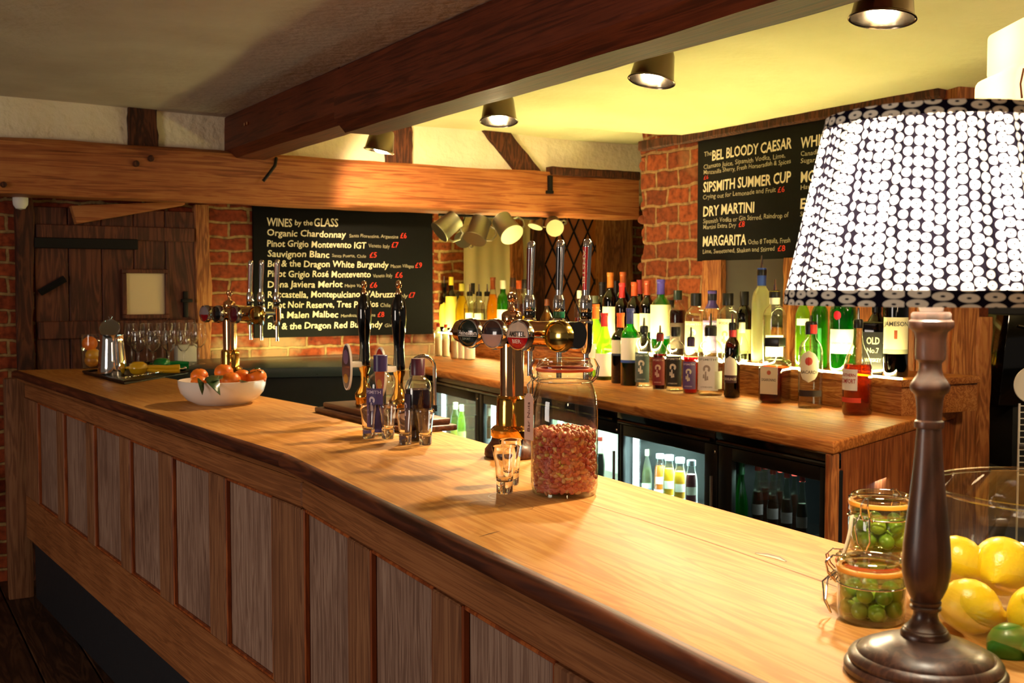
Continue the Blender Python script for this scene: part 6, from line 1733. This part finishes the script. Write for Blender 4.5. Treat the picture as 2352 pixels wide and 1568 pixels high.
def clementine(lab, px, py, dy, r, leaves=()):
    p = at_y(px, py - 13, pO.y + dy)
    t = thing('clementine', lab, 'clementine', p, 0, 'clementines in the white bowl')
    MB().lathe([(0, -.88 * r), (.3 * r, -.86 * r), (.65 * r, -.70 * r), (.92 * r, -.35 * r), (r, 0), (.93 * r, .36 * r), (.66 * r, .70 * r), (.3 * r, .85 * r), (.1 * r, .82 * r), (0, .80 * r)], 26).build('peel', clem, t, smooth=80)
    MB().lathe([(0, .86 * r), (.08 * r, .86 * r), (.10 * r, .80 * r)], 8).build('stem_button', leafm, t)
    for pts, w_ in leaves: leaf(t, [Vector(at_y(q[0], q[1], pO.y + q[2]) - p) for q in pts], w_)
clementine('clementine at the left of the bowl, upper of two', 458, 877, .02, .030)
clementine('clementine at the left front of the bowl with a small hanging leaf', 457, 893, -.055, .028, [([(455, 868, -.09), (459, 875, -.13), (462, 879, -.153), (464, 893, -.164), (465, 907, -.164)], .009)])
clementine('clementine at the top middle of the bowl with big drooping dark leaves', 514, 868, .03, .032, [([(508, 862, -.03), (495, 862, -.08), (487, 867, -.12), (490, 877, -.153), (498, 893, -.166), (506, 907, -.164)], .022), ([(508, 862, -.02), (494, 862, -.05), (482, 868, -.08), (470, 872, -.10)], .018), ([(512, 862, -.06), (504, 868, -.10), (496, 872, -.13), (486, 876, -.150)], .013)])
clementine('clementine at the front middle of the bowl', 531, 887, -.05, .032)
clementine('small clementine right of the middle in the bowl', 556, 878, .01, .028, [([(550, 872, -.06), (558, 876, -.10), (568, 877, -.13)], .010)])
clementine('clementine at the right of the bowl topped with pointed leaves', 590, 879, .0, .033, [([(590, 852, -.01), (584, 850, -.015), (576, 853, -.02), (570, 857, -.03)], .014), ([(590, 852, -.01), (592, 846, -.01), (588, 843, -.0)], .010), ([(590, 852, -.01), (596, 848, -.01), (602, 853, -.02)], .012)])
clementine('clementine at the bottom of the bowl under the others', 520, 896, .015, .030)

# ------------------------------------------------------------------ tray with shaker and squeezers
tr_ = [at_z(px, py, TOP) for px, py in ((192, 858), (286, 883), (432, 858), (345, 838))]
cT = sum(tr_, Vector()) / 4
tray = thing('bar_tray', 'black rectangular bar tray at the far end of the counter', 'tray', cT)
g = MB().prism([(p.x - cT.x, p.y - cT.y) for p in tr_], 0, .006, .002); g.build('tray_base', M['black'], tray)
pts = [(p.x - cT.x, p.y - cT.y, .010) for p in tr_]
g = MB().tube(pts, .006, 8, closed=True); g.build('tray_rim', M['black'], tray)
TZ = TOP + .006
p = at_z(258, 862, TZ)
k = p.y / FPX
sk = thing('cocktail_shaker', 'shiny steel cocktail shaker tin on the black tray', 'shaker', p)
hs_ = hpix(256, 768, p.y) - TZ
MB().lathe([(0, 0), (32 * k, 0), (32.5 * k, .006), (30 * k, hs_ * .4), (26.5 * k, hs_ * .8), (25.5 * k, hs_ - .004), (26 * k, hs_), (24.5 * k, hs_), (24.5 * k, hs_ - .02), (0, hs_ - .02)], 40).build('tin', M['chrome'], sk, smooth=50)
st = thing('cocktail_strainer', 'round steel cocktail strainer resting on top of the shaker', 'strainer', p + Vector((-.006, -.005, hs_ + .026)), 0, rot=(1.1, 0, .2))
MB().lathe([(0, 0), (.036, 0), (.042, .002), (.042, .004), (.036, .003), (0, .003)], 36).build('disc', M['steel'], st)
pts = []
for q in range(240):
    a = 2 * PI * q / 240; b_ = q * 1.2
    pts.append(((.041 + .004 * math.cos(b_)) * math.cos(a), (.041 + .004 * math.cos(b_)) * math.sin(a), .002 + .004 * math.sin(b_)))
MB().tube(pts, .0006, 5, closed=True).build('spring_coil', M['chrome'], st)
MB().tube([(0, .04, .002), (.008, .056, .003), (0, .066, .003), (-.008, .056, .003), (0, .042, .002)], .0016, 6).build('finger_loop', M['chrome'], st)
def squeezer(lab, px, py, col, L_, rz, sc=1.0):
    p = at_z(px, py, TZ)
    t = thing('citrus_squeezer', lab, 'squeezer', p, rz, 'hand citrus squeezers on the tray')
    m_ = plain('enamel_' + col.strip('#'), col, .15, coat=.5)
    g = MB().lathe([(0, .0), (.018, .002), (.034, .014), (.040, .030), (.042, .032), (.042, .036), (.036, .050), (.020, .060), (0, .062)], 28)
    g.build('cup', m_, t)
    g = MB().tube([(.035, 0, .034), (.07, 0, .036), (.12, 0, .034), (L_, 0, .036)], [.012, .010, .010, .012], 10); g.build('handle', m_, t)
    g = MB().tube([(.035, 0, .026), (.07, 0, .020), (.12, 0, .018), (L_, 0, .020)], [.010, .009, .009, .011], 10); g.build('handle', m_, t)
    g = MB().tube([(-.036, -.012, .036), (-.05, 0, .034), (-.036, .012, .036)], .006, 8); g.build('hinge', m_, t)
squeezer('yellow hand citrus squeezer on the black tray beside the shaker', 318, 862, '#d8a416', .175, .12)
squeezer('green hand citrus squeezer behind the yellow one on the tray', 372, 852, '#0e8a3c', .06, .10)
p0, p1 = at_z(288, 876, TZ), at_z(424, 854, TZ)
bs = thing('bar_spoon', 'long twisted steel bar spoon lying on the front edge of the tray', 'spoon', p0, ang(p1 - p0))
L_ = (p1 - p0).length
pts = [(L_ * q / 160, .0015 * math.cos(q * .9), .016 + .0015 * math.sin(q * .9)) for q in range(161)]
MB().tube(pts, .0022, 6).build('twisted_stem', M['chrome'], bs)
MB().ball((L_ + .004, 0, .018), .007, (1, 1, 1), 14, 10).build('knob', M['chrome'], bs)
MB().ball((-.012, 0, .014), 1, (.016, .011, .004), 16, 10).build('spoon_bowl', M['chrome'], bs)
# fruit in a glass vase behind the shaker
p = at_z(214, 846, TOP); k = p.y / FPX
gv = thing('glass_vase', 'clear glass vase of citrus fruit half hidden by the shaker', 'vase', p)
hv = hpix(214, 768, p.y) - TOP
MB().lathe([(0, .006), (20 * k, .004), (22 * k, 0), (24 * k, .02), (25 * k, hv * .7), (24.5 * k, hv)], 40).build('vase_wall', M['clear'], gv, smooth=60)
MB().tube([(24.5 * k * math.cos(2 * PI * q / 40), 24.5 * k * math.sin(2 * PI * q / 40), hv) for q in range(40)], .001, 6, closed=True).build('rim', M['clear_rim'], gv)
def cit(lab, nm, dx, z, r, mt):
    o = MB().ball((0, 0, 0), r, (1, 1, .95), 24, 16).build(nm, mt, None, p + Vector((dx, -.01, z)), smooth=80); tag(o, lab, nm, 'citrus fruit in the glass vase')
cit('orange at the top of the glass vase behind the shaker', 'orange', -.010, hv * .74, .036, clem)
cit('pale lemon in the middle of the glass vase behind the shaker', 'lemon', .004, hv * .40, .035, plain('old_lemon_peel', '#d8982c', .35))
cit('lemon at the bottom of the glass vase behind the shaker', 'lemon', -.002, .040, .034, plain('old_lemon_peel', '#b8782c', .35))

# ------------------------------------------------------------------ wine glasses on the slate counter
def wineglass(lab, px, by, k_=1.0, wine=None):
    z = TOP - .002
    p = at_z(px, by, z)
    t = thing('wine_glass', lab, 'wine glass', p, 0, 'wine glasses on the slate counter')
    h = .205 * k_; r = .040 * k_
    MB().lathe([(0, .002), (.030, .002), (.034, .0), (.034, .0015), (.012, .006), (.0045, .014), (.0038, .05), (.0042, .075 * k_), (.012, .088 * k_)], 28).build('stem_and_foot', M['clear_rim'], t, smooth=60)
    MB().lathe([(0, .085 * k_), (.014, .088 * k_), (.030 * k_, .105 * k_), (r, .135 * k_), (.0385 * k_, .165 * k_), (.033 * k_, h), (.032 * k_, h), (.0375 * k_, .165 * k_), (r - .001, .135 * k_), (.029 * k_, .106 * k_), (.0135 * k_, .0895 * k_), (0, .0865 * k_)], 32).build('glass_bowl', M['thick'], t, smooth=60)
    MB().tube([(.033 * k_ * math.cos(2 * PI * q / 28), .033 * k_ * math.sin(2 * PI * q / 28), h) for q in range(28)], .0008, 5, closed=True).build('rim', M['clear_rim'], t)
    if wine: MB().lathe([(0, .090 * k_), (.013, .091 * k_), (.028 * k_, .107 * k_), (.036 * k_, .130 * k_), (0, .130 * k_)], 24).build('wine', LQ['pale'], t, smooth=60)
WG = [(303, 834, 'wine glass at the left end of the back row near the shaker'), (338, 833, 'wine glass second in the back row under the door window'), (374, 832, 'wine glass third in the back row beneath the pale door window'), (408, 831, 'wine glass fourth in the back row beside the door post'), (440, 830, 'wine glass last in the back row in front of the brick'),
      (318, 843, 'wine glass first in the front row nearest the tray'), (352, 842, 'wine glass second in the front row'), (388, 841, 'wine glass third in the front row'), (422, 840, 'wine glass fourth in the front row before the white box'), (457, 836, 'wine glass standing alone at the right of the front row')]
for i, (px, by, lab) in enumerate(WG): wineglass(lab, px, by, 1.0 if i < 5 or i == 9 else .86)
p = at_z(433, 832, TOP - .002)
o = MB().box(-.05, .05, -.04, .04, 0, .085, .004).build('napkin_box', M['paper'], None, p + NF * .06, rzF); tag(o, 'small white napkin box behind the wine glasses', 'box')

# ------------------------------------------------------------------ hanging tankards under the beam
def tankard(lab, px, py, yy, tilt, yaw, s=1.0, pale=False):
    p = at_y(px, py + 6, yy)
    t = thing('hanging_tankard', lab, 'tankard', p, 0, 'metal tankards hanging under the beam', rot=(tilt[0], tilt[1], yaw))
    r, h = .062 * s, .135 * s
    MB().lathe([(0, -h / 2), (r * 1.10, -h / 2), (r * 1.12, -h / 2 + .006), (r * 1.04, -h / 2 + .014), (r * .92, h / 2 - .004), (r * .95, h / 2), (r * .86, h / 2), (r * .88, -h / 2 + .012), (0, -h / 2 + .010)], 32).build('cup', M['pewter'], t, smooth=50)
    MB().tube([(r * .92, 0, h * .36), (r * 1.5, 0, h * .34), (r * 1.72, 0, h * .05), (r * 1.5, 0, -h * .26), (r * 1.0, 0, -h * .34)], .006, 8).build('handle', M['pewter'], t)
    return t
yb_ = 6.75
TK = [('leftmost pewter tankard hanging under the beam, tilted right', 1028, 512, 6.42, (-.2, .9), .2, 1.0), ('bright pewter tankard hanging with its base towards us', 1098, 522, 6.56, (-.5, .35), 0, 1.05), ('small pewter tankard hanging behind the bright one', 1068, 536, 6.70, (-.6, .9), .6, .8), ('pewter tankard with round base hanging before the curtain', 1164, 516, 6.42, (-.8, -.35), .3, 1.05), ('little pewter cup hanging by the dark window post', 1234, 500, 6.95, (-.3, .3), 0, .7), ('pewter tankard seen from below in front of the leaded panes', 1272, 512, 6.75, (-1.2, -.3), 0, .8)]
for a in TK:
    t = tankard(*a)
# rail that carries the tankards
s0, _ = sF(1008, 500, .17); s1, _ = sF(1300, 500, .17)
rl = thing('tankard_rail', 'thin iron rail under the beam from which the tankards hang', 'rail', FW - NF * .17, rzF)
MB().tube([(s0, 0, 1.925), (s1, 0, 1.925)], .008, 8).build('rod', M['iron'], rl)
for a in TK:
    s_, _ = sF(a[1], a[2], .17); 
    MB().tube([(s_, 0, 1.925), (s_ + .006, .012, 1.912), (s_, .02, 1.89), (s_ - .004, .012, 1.878)], .003, 6).build('hook', M['iron'], rl)

# ------------------------------------------------------------------ spotlights between beam and ceiling
BULB = emitter('spot_bulb', '#fff0c8', 40)
def spot_lamp(lab, px, py, yy, aim, e, tilt, ang_=95, blend=.6):
    p = at_y(px, py, yy)
    zc = z_right(V2(p.x, p.y))
    t = thing('ceiling_spotlight', lab, 'spotlight', p, 0, 'bucket spotlights along the ceiling beam', rot=tilt)
    r = .074; h = .105
    MB().lathe([(r, 0), (r + .003, .002), (r + .002, .005), (r - .003, .008), (r * .80, h * .85), (r * .72, h), (0, h + .002), (0, h - .002), (r * .70, h - .004), (r * .78, h * .84), (r - .006, .008), (r - .003, .003)], 40).build('metal_shade', M['gunmetal'], t, smooth=40)
    MB().ball((0, 0, .022), .030, (1, 1, .9), 20, 14).build('bulb', BULB, t)
    MB().lathe([(0, .05), (.016, .05), (.018, h - .003), (0, h - .003)], 16).build('lamp_holder', M['white'], t)
    MB().lathe([(.010, h), (.010, max(h + .01, zc - p.z - .002)), (0, max(h + .01, zc - p.z - .002))], 12).build('mounting_stem', M['gunmetal'], t)
    d = (Vector(aim) - p).normalized()
    light('spot_light', 'SPOT', p + Vector((0, 0, -.012)), e, (1.0, .74, .42), aim, spot=ang_, blend=blend, soft=.045)
    return t
xs = at_z(1450, 1200, TOP)
spot_lamp('nearest bucket spotlight at the top right of the picture', 2026, 46, 2.55, (.68, 2.35, TOP), 54, (-.05, .10, 0), 135, .8)
spot_lamp('bucket spotlight second from the right along the beam', 1496, 188, 3.50, (.25, 2.6, TOP), 55, (-.10, .18, 0), 100, .7)
spot_lamp('glaring bucket spotlight third from the right along the beam', 1146, 280, 4.35, (-.25, 3.3, TOP), 38, (-.18, .0, 0), 100, .7)
spot_lamp('farthest bucket spotlight shining on the long beam', 870, 348, 5.35, (.15, 6.6, 1.7), 42, (.0, .2, 0), 120, .25)

# ------------------------------------------------------------------ cream padded cushions at the top right, with added lights inside
pP = at_y(2420, 150, 1.95)
pn = thing('fabric_cushions', 'two stacked cream padded fabric cushions with piped seams at the top right corner', 'cushion', pP, 0)
fab = bpy.data.materials.new('cream_linen'); fab.use_nodes = True
fn = fab.node_tree; b = fn.nodes['Principled BSDF']; b.inputs['Base Color'].default_value = lin('#f0e2c2'); b.inputs['Roughness'].default_value = .9
ft = fn.nodes.new('ShaderNodeBsdfTranslucent'); ft.inputs[0].default_value = lin('#f0deb8'); fm = fn.nodes.new('ShaderNodeMixShader'); fm.inputs[0].default_value = .45
fn.links.new(b.outputs[0], fm.inputs[1]); fn.links.new(ft.outputs[0], fm.inputs[2]); fn.links.new(fm.outputs[0], fn.nodes['Material Output'].inputs[0])
kk = 1.95 / FPX
z0, zm, z1 = at_y(2300, 262, 1.95).z - pP.z, at_y(2300, 168, 1.95).z - pP.z, at_y(2300, 57, 1.95).z - pP.z
def tier(name, w_, za, zb, bev):
    return MB().box(-w_, w_, -w_ * .9, w_ * .9, za, zb, bev, 4).build(name, fab, pn, smooth=60)
w1, w2 = (2420 - 2286) * kk, (2420 - 2308) * kk
l1 = tier('lower_tier', w1, z0, zm + .003, .016); l2 = tier('upper_tier', w2, zm, z1, .010)
for (o, w_, za, zb) in ((l1, w1, z0, zm), (l2, w2, zm, z1)):
    MB().tube([(-w_ + .006, -w_ * .9 - .0, za + .012), (-w_ + .004, -w_ * .9 + .002, (za + zb) / 2), (-w_ + .008, -w_ * .9, zb - .010)], .0016, 6).build('piping', pm('#a86a4a', .8), o)
MB().tube([(0, 0, z1), (0, 0, z_right(pP) - pP.z - .002)], .004, 8).build('cord', M['white_matt'], pn)
light('cushion_fill', 'POINT', pP + Vector((0, 0, (z0 + zm) / 2)), 0.9, (1.0, .84, .6), soft=.03)  # unseen lights added inside to brighten the cream fabric
light('cushion_fill', 'POINT', pP + Vector((0, 0, (zm + z1) / 2 + .01)), 0.6, (1.0, .84, .6), soft=.03)

# ------------------------------------------------------------------ service area behind the oak post
pM = at_y(2345, 800, 4.95)
cm = thing('coffee_machine', 'tall black machine in the dark service passage at the right edge', 'machine', Vector((pM.x - .04, 4.95, 0)), .05)
zA, zB_ = at_y(2345, 932, 4.95).z, at_y(2345, 722, 4.95).z
g = MB().prism([(-.06, zA), (.45, zA), (.45, zB_), (-.02, zB_)], 0, .35, .006, M=Matrix(((1, 0, 0, 0), (0, 0, 1, 0), (0, 1, 0, 0), (0, 0, 0, 1))))
g.build('body', M['black_gloss'], cm)
MB().tube([(.02, -.012, zB_ - .05), (.06, -.016, zB_ - .058)], .005, 8).build('switch_light', M['chrome'], cm)
MB().box(-.06, .45, .0, .35, 0, zA - .30, .006).build('pedestal', M['black_matt'], cm)
MB().box(.02, .40, .02, .33, zA - .30, zA, .003).build('neck', M['black_matt'], cm)
p = at_y(2362, 882, 4.4)
g = MB().lathe([(0, 0), (.030, 0), (.036, .004), (.036, .010), (.030, .008), (0, .006)], 30)
pk = thing('wire_rack', 'white wire rack with a round white plate at the right edge of the picture', 'rack', Vector((at_y(2340, 1000, 4.4).x, 4.4, 0)), .0)
za, zb_ = at_y(2340, 1090, 4.4).z, at_y(2340, 932, 4.4).z
g2 = MB()
for k in range(12):
    z = za + (zb_ - za) * k / 11; g2.tube([(0, 0, z), (.25, 0, z)], .0022, 6)
g2.build('wire_shelf', M['white_matt'], pk)
for x in (0, .125, .25):
    MB().tube([(x, 0, 0), (x, 0, zb_ + .01)], .0045, 8).build('upright', M['white_matt'], pk)
MB().box(0, .25, -.006, .006, (za + zb_) / 2 - .035, (za + zb_) / 2 - .01, .002).build('bracket', M['steel'], pk)
pl_ = thing('white_plate', 'round white plate edge standing above the wire rack at the right border', 'plate', Vector((at_y(2368, 880, 4.4).x, 4.4, zb_ + .012 + .075)), 0, rot=(PI / 2, 0, 0))
MB().lathe([(0, 0), (.050, 0), (.072, .008), (.075, .010), (.073, .013), (.05, .006), (0, .006)], 36).build('dish', M['white'], pl_)

# ------------------------------------------------------------------ stool at the far left
p = at_z(20, 1372, 0.0)
zt = at_y(20, 1095, p.y).z
st = thing('wooden_stool', 'dark wooden stool cut off at the left edge of the picture', 'stool', Vector((p.x - .20, p.y - .08, 0)), rzF)
MB().lathe([(0, zt - .035), (.17, zt - .035), (.18, zt - .028), (.18, zt - .008), (.172, zt), (0, zt - .004)], 40).build('seat', M['stool'], st)
for q in range(4):
    a = PI / 4 + q * PI / 2
    MB().tube([(.10 * math.cos(a), .10 * math.sin(a), zt - .03), (.17 * math.cos(a), .17 * math.sin(a), 0.0)], [.017, .013], 12).build('leg', M['stool'], st)
for q in range(4):
    a, b_ = PI / 4 + q * PI / 2, PI / 4 + (q + 1) * PI / 2
    MB().tube([(.142 * math.cos(a), .142 * math.sin(a), zt * .4), (.142 * math.cos(b_), .142 * math.sin(b_), zt * .4)], .008, 8).build('stretcher', M['stool'], st)
